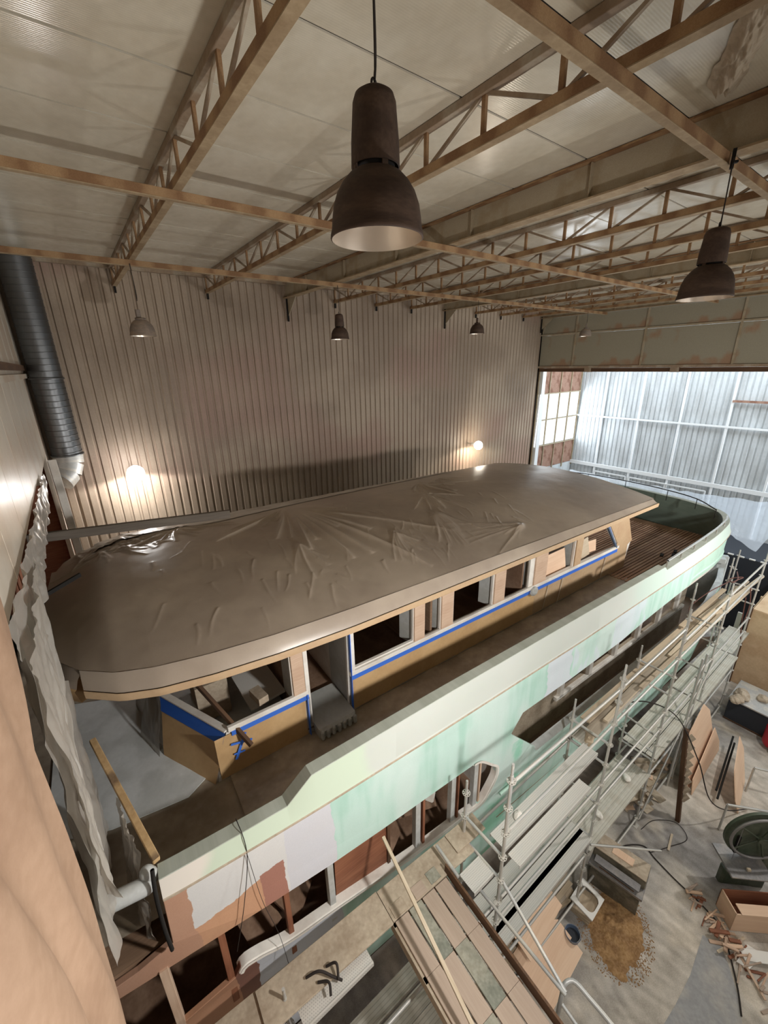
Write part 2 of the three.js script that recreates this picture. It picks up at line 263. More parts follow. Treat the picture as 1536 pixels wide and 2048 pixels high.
// solid roof beams with stiffeners
for (const [X, label] of [[6.45, 'first solid steel roof beam, behind the big hanging lamp'], [13.6, 'second solid steel roof beam, with a haunch at the far wall'], [20.52, 'solid steel roof beam against the end wall header']]) {
  const t = thing('roof_beam', label, 'roof beam', 'solid roof beams', [X, 0, 0]);
  const L = NEAR - WALLZ, zc = (NEAR + WALLZ) / 2;
  part('web', at(boxG(0.015, 0.43, L), 0, 13.83, zc), M.steelGrey, t);
  part('bottom_flange', at(boxG(0.22, 0.022, L), 0, 13.61, zc), M.steelPale, t);
  part('top_flange', at(boxG(0.22, 0.022, L), 0, 14.06, zc), M.steelBrown, t);
  const st = boxG(0.16, 0.41, 0.012);
  for (let z = -12.4; z < 8; z += 2.15) part('stiffener', st, M.steelGrey, t).position.set(0, 13.83, z);
  const h = extrudeXY([[0, 0], [0.62, 0], [0, -0.52]], 0.02); h.rotateY(-Math.PI / 2);
  part('haunch', at(h, 0.01, 13.6, WALLZ + 0.08), M.steelGrey, t);
  part('bolt_plate', at(boxG(0.05, 0.75, 0.05), 0, 13.3, WALLZ + 0.07), M.black, t);
}
// tie bars along the hall: angle sections under the chords
for (const [z, label] of [[-2.15, 'brown angle-iron bar crossing the upper right corner'], [-6.4, 'brown angle-iron bar running behind the big hanging lamp'], [-10.55, 'thin brown angle-iron bar carrying the far row of lamps']]) {
  const t = thing('ceiling_bar', label, 'steel bar', 'bars under the trusses', [0, 0, z]);
  part('upright_leg', barG([LEFT + 0.05, 13.52, 0], [END - 0.3, 13.52, 0], 0.012, 0.1, 0.003), M.steelBrown, t);
  part('flat_leg', barG([LEFT + 0.05, 13.466, -0.03], [END - 0.3, 13.466, -0.03], 0.08, 0.012, 0.003), M.steelPale, t, 'pale underside flange');  // flat leg in a paler steel tone than the upright
}
{ // left wall of flat panels with a hole for the bow
  const w = struct('wall_left', 'pale panel wall with an opening cut for the bow', 'wall');
  const T = 0.1;
  for (let z = NEAR; z > WALLZ; z -= 1.18) {
    const a = z, b = Math.max(WALLZ, z - 1.18), cut = b < -3.15 && a > -12.2;
    if (!cut) { part('wall_panel', at(boxG(T, CEIL, a - b - 0.012, 0.004), LEFT - T / 2, CEIL / 2, (a + b) / 2), M.leftPanel, w); continue; }
    const y0 = b > -10.2 ? 9.74 : 9.6;
    part('wall_panel', at(boxG(T, CEIL - y0, a - b - 0.012, 0.004), LEFT - T / 2, (CEIL + y0) / 2, (a + b) / 2), M.leftPanel, w);
    part('wall_panel_below', at(boxG(T, 1.4, a - b - 0.012, 0.004), LEFT - T / 2, 0.7, (a + b) / 2), M.leftPanel, w);
  }
  part('wall_rail', at(boxG(0.06, 0.1, 23), LEFT + 0.03, 11.42, -2.4), M.leftPanel, w);
}
{ // torn insulation under the roof at the upper right
  const g = gridG(40, 60, (u, v) => { const w = 0.13 + 0.1 * fbm(v * 5, 1, 3, 0, 0, 904), x = lerp(4.75, 5.95, v) + (u - 0.5) * w * 2, z = lerp(-1.55, -2.25, v) + (u - 0.5) * w; return [x, CEIL - 0.015 - 0.12 * fbm(u * 5, v * 7, 4, 0, 0, 901) * Math.sin(u * Math.PI), z]; }, (u, v, p) => [p[0], p[2]]);
  solo('torn_insulation', g, M.boardTan, 'torn brown insulation strip hanging from the upper right ceiling', 'insulation');
}
{ // the space the bow lies in, beyond the hole
  const w = struct('wall_bow_bay', 'brown boarded bay around the bow', 'wall');
  part('end_boarding', at(boxG(0.12, 11.6, 11.2), -8, 5.8, -8), M.woodDark, w);
  part('far_boarding', at(boxG(7.4, 11.6, 0.12), -4.4, 5.8, -13.2), M.woodRed, w);
  part('near_boarding', at(boxG(7.4, 11.6, 0.12), -4.4, 5.8, -2.45), M.woodDark, w);
  part('bay_roof', at(boxG(7.5, 0.12, 11.2), -4.4, 11.6, -8), M.woodDark, w);
  for (let i = 0; i < 10; i++) part('plank', at(boxG(0.04, 4.2, 0.24, 0.003), -1.75 - 0.02 * (i % 2), 7.4, -12.6 + i * 0.26), M.woodRed, w);
}
{ // end wall: header above the big opening
  const w = struct('wall_right', 'dusty panelled header above the opening to the annex', 'wall');
  const zs = [WALLZ, -12.1, -8.9, -5.6, -2.4, 0.8, 4.0, 7.2, NEAR];
  for (let i = 0; i < zs.length - 1; i++) for (const [y0, y1] of [[11.25, 12.78], [12.84, CEIL]])
    part('header_panel', at(boxG(0.06, y1 - y0 - 0.02, zs[i + 1] - zs[i] - 0.02, 0.004), END + 0.03, (y0 + y1) / 2, (zs[i] + zs[i + 1]) / 2), M.headerPanel, w);
  part('header_rail', at(boxG(0.09, 0.07, 23.4), END - 0.02, 12.81, -2.3), M.steelGrey, w);
  for (const z of zs.slice(1, -1)) part('header_post', at(boxG(0.08, 2.8, 0.07), END - 0.015, 12.65, z), M.steelGrey, w);
  part('lintel', at(boxG(0.2, 0.1, 23.4), END + 0.02, 11.24, -2.3), M.trussTop, w);
  part('lintel_track', at(boxG(0.14, 0.17, 23.3), END + 0.04, 11.1, -2.3), M.woodDark, w);
  for (const z of [-11.25, -7.5, -3.9]) part('track_bracket', at(boxG(0.17, 0.19, 0.32), END - 0.0, 11.1, z), M.trussTop, w);
  part('side_panel', at(boxG(0.1, 11.1, 5.6), END + 0.05, 5.55, 6.7), M.headerPanel, w);
  const gus = extrudeXY([[0, 0], [0.9, 0], [0.45, -0.16], [0.16, -0.45], [0, -0.9]], 0.03); gus.rotateY(-Math.PI / 2);
  part('corner_gusset', at(gus, END - 0.04, CEIL - 0.35, WALLZ + 0.06), M.steelGrey, w);
}
{ // near wall behind the camera closes the hall
  const w = struct('wall_front', 'plain beige wall behind the viewer', 'wall');
  part('wall_body', at(boxG(22, CEIL, 0.15), 10, CEIL / 2, NEAR + 0.08), M.leftPanel, w);
  const f = struct('window_3', 'unseen strip of glowing fill panels added behind the viewer', 'window');  // unseen glowing strip, added to brighten the hall softly
  for (let k = 0; k < 9; k++) part('pane', at(boxG(1.7, 2.3, 0.02), 4.6 + k * 1.8, 8.2, NEAR - 0.03), M.lit(FILL.c, FILL.L / 4), f);
  for (let k = 0; k <= 9; k++) part('glazing_bar', at(boxG(0.08, 2.4, 0.06), 3.7 + k * 1.8, 8.2, NEAR - 0.04), M.steelGrey, f);
  const l = new THREE.RectAreaLight(new THREE.Color(...FILL.c), FILL.L, 16.2, 2.3); l.position.set(11.8, 8.2, NEAR - 0.1); l.lookAt(11.8, 8.2, -10); l.name = 'added_fill_light'; scene.add(l);
}
{ // annex beyond the opening
  const w = struct('wall_annex', 'silver ribbed metal annex wall with white framing', 'wall');
  const sheet = ribSheet(5, 0.24, 0.045, 13.6); sheet.rotateY(-Math.PI / 2);
  for (let i = 0; i < 18; i++) part('cladding_sheet', sheet, M.annexClad, w).position.set(ANNEX + 0.05, 0, -14.2 + i * 1.2);
  part('backing', at(boxG(0.1, 13.6, 22.4), ANNEX + 0.2, 6.8, -3.4), M.gap, w);
  for (let i = 0; i < 10; i++) part('frame_post', at(boxG(0.12, 13.6, 0.09, 0.005), ANNEX - 0.03, 6.8, -12.4 + i * 2), M.whitePaint, w);
  for (const y of [8.4, 5.5]) part('frame_rail', at(boxG(0.1, y > 6 ? 0.08 : 0.2, 21.6, 0.005), ANNEX - 0.06, y, -3.3), M.whitePaint, w);
  for (const [z0, z1] of [[-12.3, -10.5], [-10.3, -6.6]]) { part('strut_frame', [barG([ANNEX - 0.12, 5.15, z0], [ANNEX - 0.12, 5.15, z1], 0.06, 0.06), barG([ANNEX - 0.12, 4.2, z0], [ANNEX - 0.12, 5.15, z0], 0.06, 0.06), barG([ANNEX - 0.12, 4.2, z1], [ANNEX - 0.12, 5.15, z1], 0.06, 0.06), barG([ANNEX - 0.12, 4.2, (z0 + z1) / 2], [ANNEX - 0.12, 5.15, (z0 + z1) / 2], 0.04, 0.04)], M.whitePaint, w); }
  part('brown_rail', at(boxG(0.1, 0.1, 8), ANNEX - 0.08, 9.6, -2.4), M.rust, w);
  const side = ribSheet(4, 0.24, 0.045, 13.6);
  const win0 = 6.92, win1 = 9.82;
  for (const [y0, y1, m] of [[win1, 13.6, M.rust], [5.5, win0, M.rust], [0, 5.5, M.annexClad]]) for (let k = 0; k < 4; k++)
    part('infill_panel', at(boxG(1.06, y1 - y0 - 0.02, 0.05, 0.004), END + 0.62 + k * 1.08, (y0 + y1) / 2, WALLZ - 0.02), m, w);
  part('annex_roof', at(boxG(5, 0.12, 24), 23.1, 13.66, -2.3), M.annexClad, w);
  part('annex_front', at(boxG(5, 13.6, 0.12), 23.1, 6.8, 8.3), M.annexClad, w);
  part('outer_post', at(boxG(0.3, 13.6, 0.22), END + 0.3, 6.8, WALLZ + 0.1), M.whitePaint, w);
}
{ // annex window: translucent panes in a steel frame
  const w = struct('window_1', 'bright translucent annex window with thin dark bars', 'window');
  const pane = at(boxG(1.03, 1.39, 0.01), 0, 0, 0), glow = M.lit([0.93, 0.98, 1.0], 1.25);
  for (let k = 0; k < 4; k++) for (const y of [7.64, 9.1]) part('pane', pane, glow, w).position.set(END + 0.62 + k * 1.08, y, WALLZ + 0.0);
  for (let k = 0; k <= 4; k++) part('glazing_bar', at(boxG(0.05, 8.2, 0.07), END + 0.08 + k * 1.08, 9.4, WALLZ + 0.04), M.steelGrey, w);
  for (const y of [6.9, 8.37, 9.82]) part('transom_bar', at(boxG(4.4, 0.055, 0.06), END + 2.25, y, WALLZ + 0.05), M.steelGrey, w);
  const l = new THREE.RectAreaLight(new THREE.Color(...DAY.c), DAY.annexWindow, 4.3, 2.9); l.position.set(END + 2.25, 8.37, WALLZ + 0.12); l.lookAt(END + 2.25, 8.0, 0); l.name = 'annex_window_light'; scene.add(l);
}
{ // daylight gate of the annex, out of the picture to the right
  const w = struct('door_1', 'tall translucent daylight gate of the annex', 'door');
  part('gate_leaf', at(boxG(4.0, 8.6, 0.04), 23.0, 5.6, 8.15), M.lit([0.93, 0.98, 1.0], 1.3), w);
  for (const x of [21, 23, 25]) part('gate_bar', at(boxG(0.08, 8.7, 0.06), x, 5.6, 8.1), M.steelGrey, w);
  const l = new THREE.RectAreaLight(new THREE.Color(...DAY.c), DAY.annexGate, 4, 8.6); l.position.set(23, 5.6, 8.02); l.lookAt(23, 5.2, -10); l.name = 'annex_gate_light'; scene.add(l);
}
{ // row of translucent roof lights over the annex
  const w = struct('window_2', 'translucent roof lights of the annex', 'window');
  for (let k = 0; k < 5; k++) {
    part('roof_light', at(boxG(3.0, 0.03, 1.6), 23.1, 13.58, -12 + k * 4), M.lit([0.93, 0.98, 1.0], 1.3), w);
  }
  const l = new THREE.RectAreaLight(new THREE.Color(...DAY.c), 6.0, 3.0, 17.6); l.position.set(23.1, 13.5, -4); l.lookAt(23.1, 0, -4); l.name = 'annex_roof_light'; scene.add(l);
}

// ---------------------------------------------------------------- lamps
// unlit high-bay lamps: aluminium reflector bell, ballast drum, hook and cable
{
  const prof = (pts) => new THREE.LatheGeometry(pts.map((p) => new THREE.Vector2(p[0], p[1])), 48);
  const bell = prof([[0.243, 0.0], [0.25, 0.004], [0.248, 0.02], [0.24, 0.05], [0.236, 0.09], [0.226, 0.15], [0.205, 0.205], [0.175, 0.25], [0.14, 0.285], [0.115, 0.3]]);
  const inner = prof([[0.108, 0.292], [0.135, 0.28], [0.17, 0.245], [0.2, 0.2], [0.22, 0.15], [0.23, 0.09], [0.235, 0.05], [0.241, 0.012], [0.243, 0.0]]);
  const neck = prof([[0.0, 0.30], [0.1, 0.30], [0.1, 0.345], [0.0, 0.345]]);
  const drum = prof([[0.118, 0.318], [0.125, 0.32], [0.122, 0.42], [0.113, 0.52], [0.108, 0.58], [0.096, 0.612], [0.07, 0.628], [0.02, 0.634], [0, 0.634]]);
  const fin = boxG(0.012, 0.05, 0.03), bulb = prof([[0, 0.07], [0.03, 0.075], [0.05, 0.1], [0.055, 0.14], [0.04, 0.2], [0.022, 0.25], [0.022, 0.3]]);
  const hook = new THREE.TorusGeometry(0.022, 0.006, 8, 20);
  const lamp = (label, [x, y, z], top, shell, hasDrum, tilt = 0) => {
    const t = thing('pendant_lamp', label, 'lamp', 'unlit high-bay lamps', [x, y, z]); t.rotation.set(0, 0.4, tilt);
    const rb = part('reflector_bell', bell, shell, t); part('reflector_lining', inner, M.lampInside, rb, 'bright metal lining of the bell'); part('bulb', bulb, M.glassBulb, t);
    if (hasDrum) { part('neck', neck, M.black, t); const dr = part('ballast_drum', drum, shell, t); for (let k = 0; k < 4; k++) part('spacer', at(fin, 0.112 * Math.cos(k * 1.57 + 0.6), 0.31, 0.112 * Math.sin(k * 1.57 + 0.6), -k * 1.57 - 0.6), shell, t); part('hook', at(hook, 0, 0.655, 0), M.cable, dr); }
    else { part('cap', at(neck, 0, 0, 0), shell, t); part('bracket', at(boxG(0.09, 0.16, 0.05, 0.006), -0.03, 0.42, 0), shell, t); }
    const h = (top - y) / (x > 6 && y < 12.17 && z > -3 ? 1.12 : 1); part('cable', [pathG([[0.005, 0.66, 0], [0.012, h * 0.55, 0.005], [-0.004, h, 0]], 0.006, 20, 6), pathG([[-0.012, 0.67, 0.01], [-0.01, h * 0.5, 0.012], [0.006, h, 0.0]], 0.005, 20, 6)], M.cable, t);
    return t;
  };
  lamp('big brown dusty high-bay lamp hanging close to the viewer', [1.535, 12.14, -2.11], 13.5, M.lampShell, true);
  const b = lamp('brown dusty high-bay lamp hanging at the right edge', [6.22, 12.16, -2.1], 13.5, M.lampShell, true, 0.0); b.scale.setScalar(1.12);
  part('hanger_clip', [barG([-0.12, 1.13, 0.02], [0.04, 1.17, 0.02], 0.03, 0.02), barG([0.03, 1.12, 0], [0.03, 1.28, 0], 0.03, 0.03)], M.black, b);
  lamp('grey pendant lamp above the left wall light, beside the duct', [1.58, 12.17, -10.54], 13.5, M.lampFarShell, false);
  lamp('brown pendant lamp near the middle of the ribbed wall', [6.35, 12.19, -10.54], 13.5, M.lampShell, true);
  lamp('dark bell lamp above the right wall light', [11.83, 12.46, -10.54], 13.5, M.lampShell, false);
  lamp('pale small lamp in front of the end wall header', [18.8, 12.53, -10.54], 13.5, M.lampFarShell, false).scale.setScalar(1.0);
}
// wall lights that are on: a bulb in a hooded floodlight in front of the ribbed wall
for (const [key, label, rad] of [['wallLeft', 'glaring white work light low on the wall at left', 0.22], ['wallRight', 'glaring warm work light on the wall at right', 0.2]]) {
  const L = LAMP[key], t = thing('wall_light', label, 'lamp', null, L.p);
  part('bulb', new THREE.SphereGeometry(rad, 24, 16), M.lit(L.c, 40), t);
  part('socket', tubeG([0, 0.0, -0.19], [0, 0.02, -0.42], 0.07, 16), M.galv, t);
  part('arm', barG([0, 0.02, -0.4], [0, 0.02, -0.72], 0.04, 0.04), M.galv, t);
  const l = new THREE.SpotLight(new THREE.Color(...L.c), L.I, 0, 1.42, 0.12, 2); l.position.set(0, -rad - 0.02, 0); l.target.position.set(0, -2, -0.5); l.shadow.radius = 5; l.name = 'bulb_light'; t.add(l); t.add(l.target);
}
// floodlights high on the near side, behind the viewer
for (const [key, label] of [['floodA', 'floodlight hung on a rod near the gangway'], ['floodB', 'floodlight hung on a rod beside the scaffold']]) {
  const L = LAMP[key], t = thing('floodlight', label, 'lamp', 'floodlights', L.p); t.lookAt(...L.to);
  part('housing', [at(boxG(0.46, 0.36, 0.04, 0.006), 0, 0, -0.08), at(boxG(0.46, 0.03, 0.16), 0, 0.165, -0.02), at(boxG(0.46, 0.03, 0.16), 0, -0.165, -0.02)], M.darkSteel, t);
  part('lens', at(boxG(0.4, 0.28, 0.01), 0, 0, -0.02), M.lit(L.c, 6), t);
  part('bracket', barG([0, 0.0, -0.1], [0, 0.3, -0.1], 0.05, 0.03), M.darkSteel, t);
  solo('lamp_rod', tubeG([L.p[0], L.p[1] + 0.2, L.p[2] + 0.1], [L.p[0], CEIL - 0.01, L.p[2] + 0.1], 0.02, 8), M.darkSteel, key === 'floodA' ? 'steel drop rod of the floodlight near the gangway' : 'steel drop rod of the floodlight beside the scaffold', 'rod');
  const l = new THREE.SpotLight(new THREE.Color(...L.c), L.I, 0, 1.56, 0.2, 2); l.position.set(0, 0, 0.03); l.target.position.set(0, 0, 1); l.shadow.radius = 8; l.name = 'flood_beam'; t.add(l); t.add(l.target);
}
{ // round spiral duct in the far left corner
  const t = thing('ventilation_duct', 'grey metal spiral duct running down the far left corner', 'duct', null, [LEFT + 0.42, 0, WALLZ + 0.4]);
  const R = 0.33; const body = new THREE.CylinderGeometry(R, R, 4.55, 40, 1, true); part('pipe', at(body, 0, 11.72, 0), M.duct, t);
  for (let k = 0; k < 32; k++) { const g = new THREE.TorusGeometry(R + 0.002, 0.011, 6, 40); g.rotateX(Math.PI / 2 + 0.06); part('seam_ring', at(g, 0, 9.55 + k * 0.142, 0), M.duct, t); }
  const cl = new THREE.TorusGeometry(R + 0.01, 0.025, 8, 40); cl.rotateX(Math.PI / 2); part('joint_collar', at(cl, 0, 11.35, 0), M.duct, t); part('joint_collar', at(cl, 0, 9.46, 0), M.duct, t);
  const elbow = [[0, 9.46, 0], [-0.02, 9.25, 0.02], [-0.12, 9.0, 0.1], [-0.3, 8.84, 0.25]]; 
  for (let k = 0; k < 3; k++) part('elbow_segment', tubeG(elbow[k], elbow[k + 1], R * (1 - 0.02 * k), 32), M.galv, t);
}

// ---------------------------------------------------------------- the yacht (own frame: x aft, z to port-side negative; turned by YAW)
const ZC = -7.5;
const yacht = onYacht(thing('motor_yacht', 'large motor yacht under refit with mint green primed sides', 'yacht'));
// plan of the upper side: from the bow round the near side to the stern, then mirrored
const planNear = [[-7.6, -7.5], [-6.6, -6.2], [-5.2, -5.0], [-3.4, -4.15], [-1.6, -3.7], [-0.6, -3.58], [0.4, -3.55], [3, -3.55], [6, -3.55], [9, -3.55], [11.5, -3.55], [13.2, -3.56], [14.6, -3.62], [15.7, -3.8], [16.45, -4.25], [16.85, -5.2], [17.0, -6.3], [17.05, -7.5]];
const planCurve = new THREE.CatmullRomCurve3(planNear.map((p) => V3(p[0], 0, p[1])), false, 'centripetal');
const planPts = planCurve.getSpacedPoints(420);
for (const x of [0.97, 1.31, 10.75, 10.9]) { const i = planPts.findIndex((p) => p.x > x), a = planPts[i - 1], b = planPts[i], t = (x - a.x) / (b.x - a.x); planPts.splice(i, 0, V3(x, 0, lerp(a.z, b.z, t))); }
const planZ = (x) => { for (let i = 1; i < planPts.length; i++) if (planPts[i].x >= x) { const a = planPts[i - 1], b = planPts[i]; return lerp(a.z, b.z, clamp((x - a.x) / Math.max(1e-6, b.x - a.x))); } return ZC; };
const creaseY = (x) => table([[-7, 6.9], [-2, 6.5], [-0.3, 6.37], [1.4, 6.29], [3, 6.25], [7.2, 6.22], [10, 6.28], [12.4, 6.33], [15.5, 6.42], [17, 6.46]], x);
const topY = (x) => table([[-7, 7.1], [-2, 6.66], [-0.4, 6.55], [0.97, 6.51], [1.31, 6.77], [3.6, 6.78], [10, 6.73], [10.75, 6.72], [10.9, 6.6], [14, 6.7], [17, 6.78]], x);
const overhangY = (x) => table([[-7, 5.6], [0.5, 5.17], [1.43, 5.07], [2.31, 5.01], [3.79, 4.92], [4.8, 4.9], [5.48, 5.34], [7, 5.33], [9, 5.38], [10.3, 5.52], [13, 5.68], [15, 5.62], [17, 5.55]], x);
// sweep: rows of [inward offset, height(x)] along the plan
function sweepG(rows, i0 = 0, i1 = planPts.length - 1, mirror = false) {
  const n = i1 - i0, nor = (i) => { const a = planPts[Math.max(0, i - 1)], b = planPts[Math.min(planPts.length - 1, i + 1)]; return V3(b.z - a.z, 0, -(b.x - a.x)).normalize(); };
  const g = gridG(n, rows.length - 1, (u, v) => { const i = i0 + Math.round(u * n), r = rows[Math.round(v * (rows.length - 1))], p = planPts[i], m = nor(i), o = typeof r[0] === 'function' ? r[0](p.x) : r[0]; const z = p.z + m.z * o; return [p.x + m.x * o, typeof r[1] === 'function' ? r[1](p.x) : r[1], mirror ? 2 * ZC - z : z]; },
    (u, v, p) => [p[0] + 4, p[1]]);
  return toCreasedNormals(g, 0.4);
}
const iAt = (x) => planPts.findIndex((p) => p.x >= x);
{
  const iB = iAt(-0.42);
  part('bulwark_upper_band', [sweepG([[0.0, (x) => creaseY(x) - 0.012], [-0.012, (x) => creaseY(x)], [0.0, (x) => creaseY(x) + 0.02], [0.07, topY]], iB)], M.bandUpper, yacht, 'pale grey-green upper band of the bulwark');
  part('bulwark_cap', [sweepG([[0.07, topY], [0.075, (x) => topY(x) + 0.008], [0.24, (x) => topY(x) + 0.008], [0.25, topY]], iB)], M.cap, yacht, 'grey-green cap rail');
  part('bulwark_inside', [sweepG([[0.25, topY], [0.27, 5.7]], iB)], M.innerGreen, yacht);
  part('far_bulwark', [sweepG([[0.02, overhangY], [0.0, creaseY], [0.07, topY], [0.25, topY], [0.27, 5.7]], 0, planPts.length - 1, true)], M.innerGreen, yacht);
  const i1 = iAt(-1.28), i2 = iAt(12.55);
  part('bulwark_lower_aft', [sweepG([[0.05, (x) => overhangY(x) + 0.01], [0.03, overhangY], [0.012, (x) => overhangY(x) + 0.14], [0.035, (x) => overhangY(x) + 0.17], [0.02, (x) => creaseY(x) - 0.01]], i2)], M.bandAft, yacht, 'mint green lower band at the stern');
  part('bow_side', [sweepG([[0.9, 1.5], [0.4, 3.2], [0.1, 4.6], [0.05, 5.3]], 0, i1)], M.hullGrey, yacht);
  part('soffit', [sweepG([[0.03, overhangY], [0.06, (x) => Math.min(5.55, overhangY(x) + 0.01)], [1.2, (x) => Math.min(5.55, overhangY(x) + 0.02)]], iAt(5.2), iAt(15.2))], M.primer, yacht);
}
// side plating amidships: one plate with the long window opening and the cut-away for the side deck
const capLow = (x) => table([[6.06, 4.1], [10, 4.1], [14.6, 4.1], [18.2, 4.25]], x);
{
  const X0 = -1.3, X1 = 12.6, Y0 = 1.9, Y1 = 6.42;
  const out = [[X0, Y0], [X1, Y0], [X1, capLow(X1)], [10, capLow(10)], [6.06, 4.1], [5.18, 5.0], [5.48, 5.34]];
  for (let x = 6; x <= 12.5; x += 0.5) out.push([x, overhangY(x)]); out.push([X1, overhangY(X1)]);
  for (let x = X1; x > -0.4; x -= 0.5) out.push([x, creaseY(x) - 0.01]); out.push([-0.42, creaseY(-0.42) - 0.01], [-0.45, 5.62], [-0.8, 5.5], [X0, 5.4]);
  const hole = [[-1.1, overhangY(-1.1)], [0.5, 5.17], [1.43, 5.07], [2.31, 5.01], [3.79, 4.95], [4.2, 4.93], [4.34, 4.9], [4.82, 4.46], [4.84, 4.22], [4.56, 3.84], [4.26, 3.79], [4.05, 3.82], [2.95, 3.9], [1.42, 4.14], [0.7, 4.24], [0.36, 4.38], [0.12, 4.43], [0.04, 4.3], [-0.55, 4.18], [-1.1, 4.1]];
  const g = extrudeXY(out, 0.07, [hole.slice().reverse()], 0.006);
  const p = g.attributes.position, uv = g.attributes.uv;
  for (let i = 0; i < p.count; i++) { const x = p.getX(i), y = p.getY(i); uv.setXY(i, (x - X0) / (X1 - X0), (y - Y0) / (Y1 - Y0)); p.setZ(i, p.getZ(i) + planZ(x) - 0.012 - 0.05 * smooth(4.4, 2, y)); }
  g.computeVertexNormals();
  const W = 2048, H = 664, px = (x) => (x - X0) / (X1 - X0) * W;
  const edge = (a, y, w, s) => a + (fbm(y * 3, s, 4) - 0.5) * w;
  const paint = tex(W, H, 1, 1, (u, v) => {
    const x = X0 + u * (X1 - X0), y = Y0 + v * (Y1 - Y0), n = fbm(x * 2.2, y * 2.2, 5, 0, 0, 301), st = fbm(x * 7, y * 0.8, 3, 0, 0, 305), sp = (hash(Math.floor(u * W), Math.floor(v * H), 9) - 0.5) * 6;
    let c = mixc([194, 222, 213], [172, 210, 196], smooth(0.35, 0.7, st * 0.6 + n * 0.4));
    c = mixc(c, [208, 226, 220], smooth(0.55, 0.75, fbm(x * 1.1, y * 0.5, 4, 0, 0, 311)) * 0.8);
    if (x > edge(6.15, y, 0.25, 1) && x < edge(6.95, y, 0.3, 2) && y > 5.2) c = mixc([212, 218, 226], c, 0.2 * n);          // lavender filler patch
    if (x > 7 && x < 11 && y > 5.35) c = mixc(c, [214, 222, 232], smooth(0.5, 0.62, fbm(x * 3, y * 1.2, 3, 0, 0, 317)) * 0.7);
    if (y > 4.7) {                                                                                                      // fore part: white filler, then bare brown fairing
      if (x < edge(1.52, y, 0.1, 3)) c = mixc([216, 216, 220], [204, 206, 214], n);
      if (x < edge(0.86, y, 0.08, 5)) c = mixc([226, 226, 224], [206, 206, 206], n);
      const low = 5.62 + (x - 0.1) * 0.12 + (n - 0.5) * 0.25;
      if (x < edge(0.84, y, 0.08, 7) && y < low) c = mixc([214, 168, 132], [190, 144, 116], n);
      if (x > edge(0.52, y, 0.06, 8) && x < edge(0.84, y, 0.08, 7) && y < low + 0.06) c = mixc([176, 128, 112], [160, 112, 98], n);
      if (x < edge(-0.22, y, 0.14, 11)) c = mixc([200, 160, 136], [176, 134, 110], n);
    } else {
      if (x < edge(1.55, y, 0.1, 13)) c = mixc([206, 210, 218], [190, 194, 202], n);
      if (x < edge(0.3, y, 0.12, 15)) c = mixc([150, 108, 88], [112, 76, 66], n);
      if (x < edge(0.06, y, 0.1, 16)) c = mixc([196, 150, 118], [168, 122, 96], n);
      if (x > 4.4 && x < 5.6) c = mixc(c, [128, 204, 172], smooth(0.4, 0.6, n) * 0.6);
      if (x > 5.5 && y < 3.9) c = mixc(c, [196, 226, 214], smooth(0.45, 0.65, fbm(x * 4, y * 0.6, 3, 0, 0, 331)) * 0.7);
    }
    const q = (n - 0.5) * 10 + sp; return [c[0] + q, c[1] + q, c[2] + q];
  });
  paint.repeat.set(1, 1); paint.wrapS = paint.wrapT = THREE.ClampToEdgeWrapping;
  const plating = part('side_plating', g, std({ map: paint, roughness: 0.6 }), yacht, 'mint green side with white and brown filler patches');
  // raised seams below the lower band and the sill
  part('side_moulding', pathG([[5.0, 3.62, -3.545], [8, 3.6, -3.545], [12.5, 3.65, -3.55]], 0.03, 30, 6), M.bandAft, yacht);
  part('crease_seam', [sweepG([[-0.002, (x) => creaseY(x) - 0.045], [-0.02, (x) => creaseY(x) - 0.03], [-0.02, (x) => creaseY(x) - 0.006], [-0.002, (x) => creaseY(x) + 0.006]], iAt(-0.42))], M.boardTan, yacht, 'tan seam line along the crease');
  const sillPts = [[0.1, 4.36], [0.16, 4.43], [0.36, 4.4], [0.7, 4.26], [1.42, 4.15], [2.95, 3.91], [4.05, 3.83], [4.26, 3.8], [4.42, 3.8], [4.55, 3.84], [4.62, 3.92], [4.82, 4.19], [4.845, 4.3], [4.83, 4.45], [4.7, 4.58], [4.34, 4.91], [4.2, 4.94]];
  const cv = new THREE.CatmullRomCurve3(sillPts.map((q) => V3(q[0], q[1], 0)), false, 'centripetal').getSpacedPoints(90);
  const strip = (o0, z0, o1, z1) => gridG(90, 1, (u, v) => { const i = Math.round(u * 90), a = cv[Math.max(0, i - 1)], b = cv[Math.min(90, i + 1)], t = b.clone().sub(a).normalize(), o = v ? o1 : o0; return [cv[i].x - t.y * o, cv[i].y + t.x * o, v ? z1 : z0]; }, (u, v, q) => [q[0], q[2]]);
  part('window_sill', [strip(-0.045, -3.53, 0.0, -3.53), strip(0, -3.535, 0.015, -3.55), strip(0.015, -3.55, 0.015, -3.67)], M.primer, plating, 'white primed sill of the long window opening');
  // mullions of the long opening
  const mull = (x, y0, y1, w, m, lean = 0) => part('window_mullion', barG([x, y0, -3.64], [x + lean, y1, -3.64], w, 0.1, 0.004), m, plating);
  for (const [x, w, m] of [[-0.6, 0.09, M.woodPink], [0.0, 0.08, M.woodRed], [0.8, 0.07, M.woodRed], [1.43, 0.09, M.primerGrey], [3.0, 0.1, M.primerGrey], [3.12, 0.05, M.woodRed], [3.78, 0.1, M.primerGrey], [3.9, 0.04, M.woodRed], [4.33, 0.1, M.primerGrey], [4.44, 0.04, M.woodPink]]) mull(x, 3.8, overhangY(x) + 0.05, w, m);
  part('window_board', at(boxG(0.95, 1.05, 0.02), 2.0, 4.52, -3.68, 0, -0.02), M.woodRed, plating, 'red-brown plywood closing one window');
  part('window_batten', barG([2.45, 4.0, -3.66], [2.45, 5.0, -3.66], 0.05, 0.05), M.woodDark, plating);
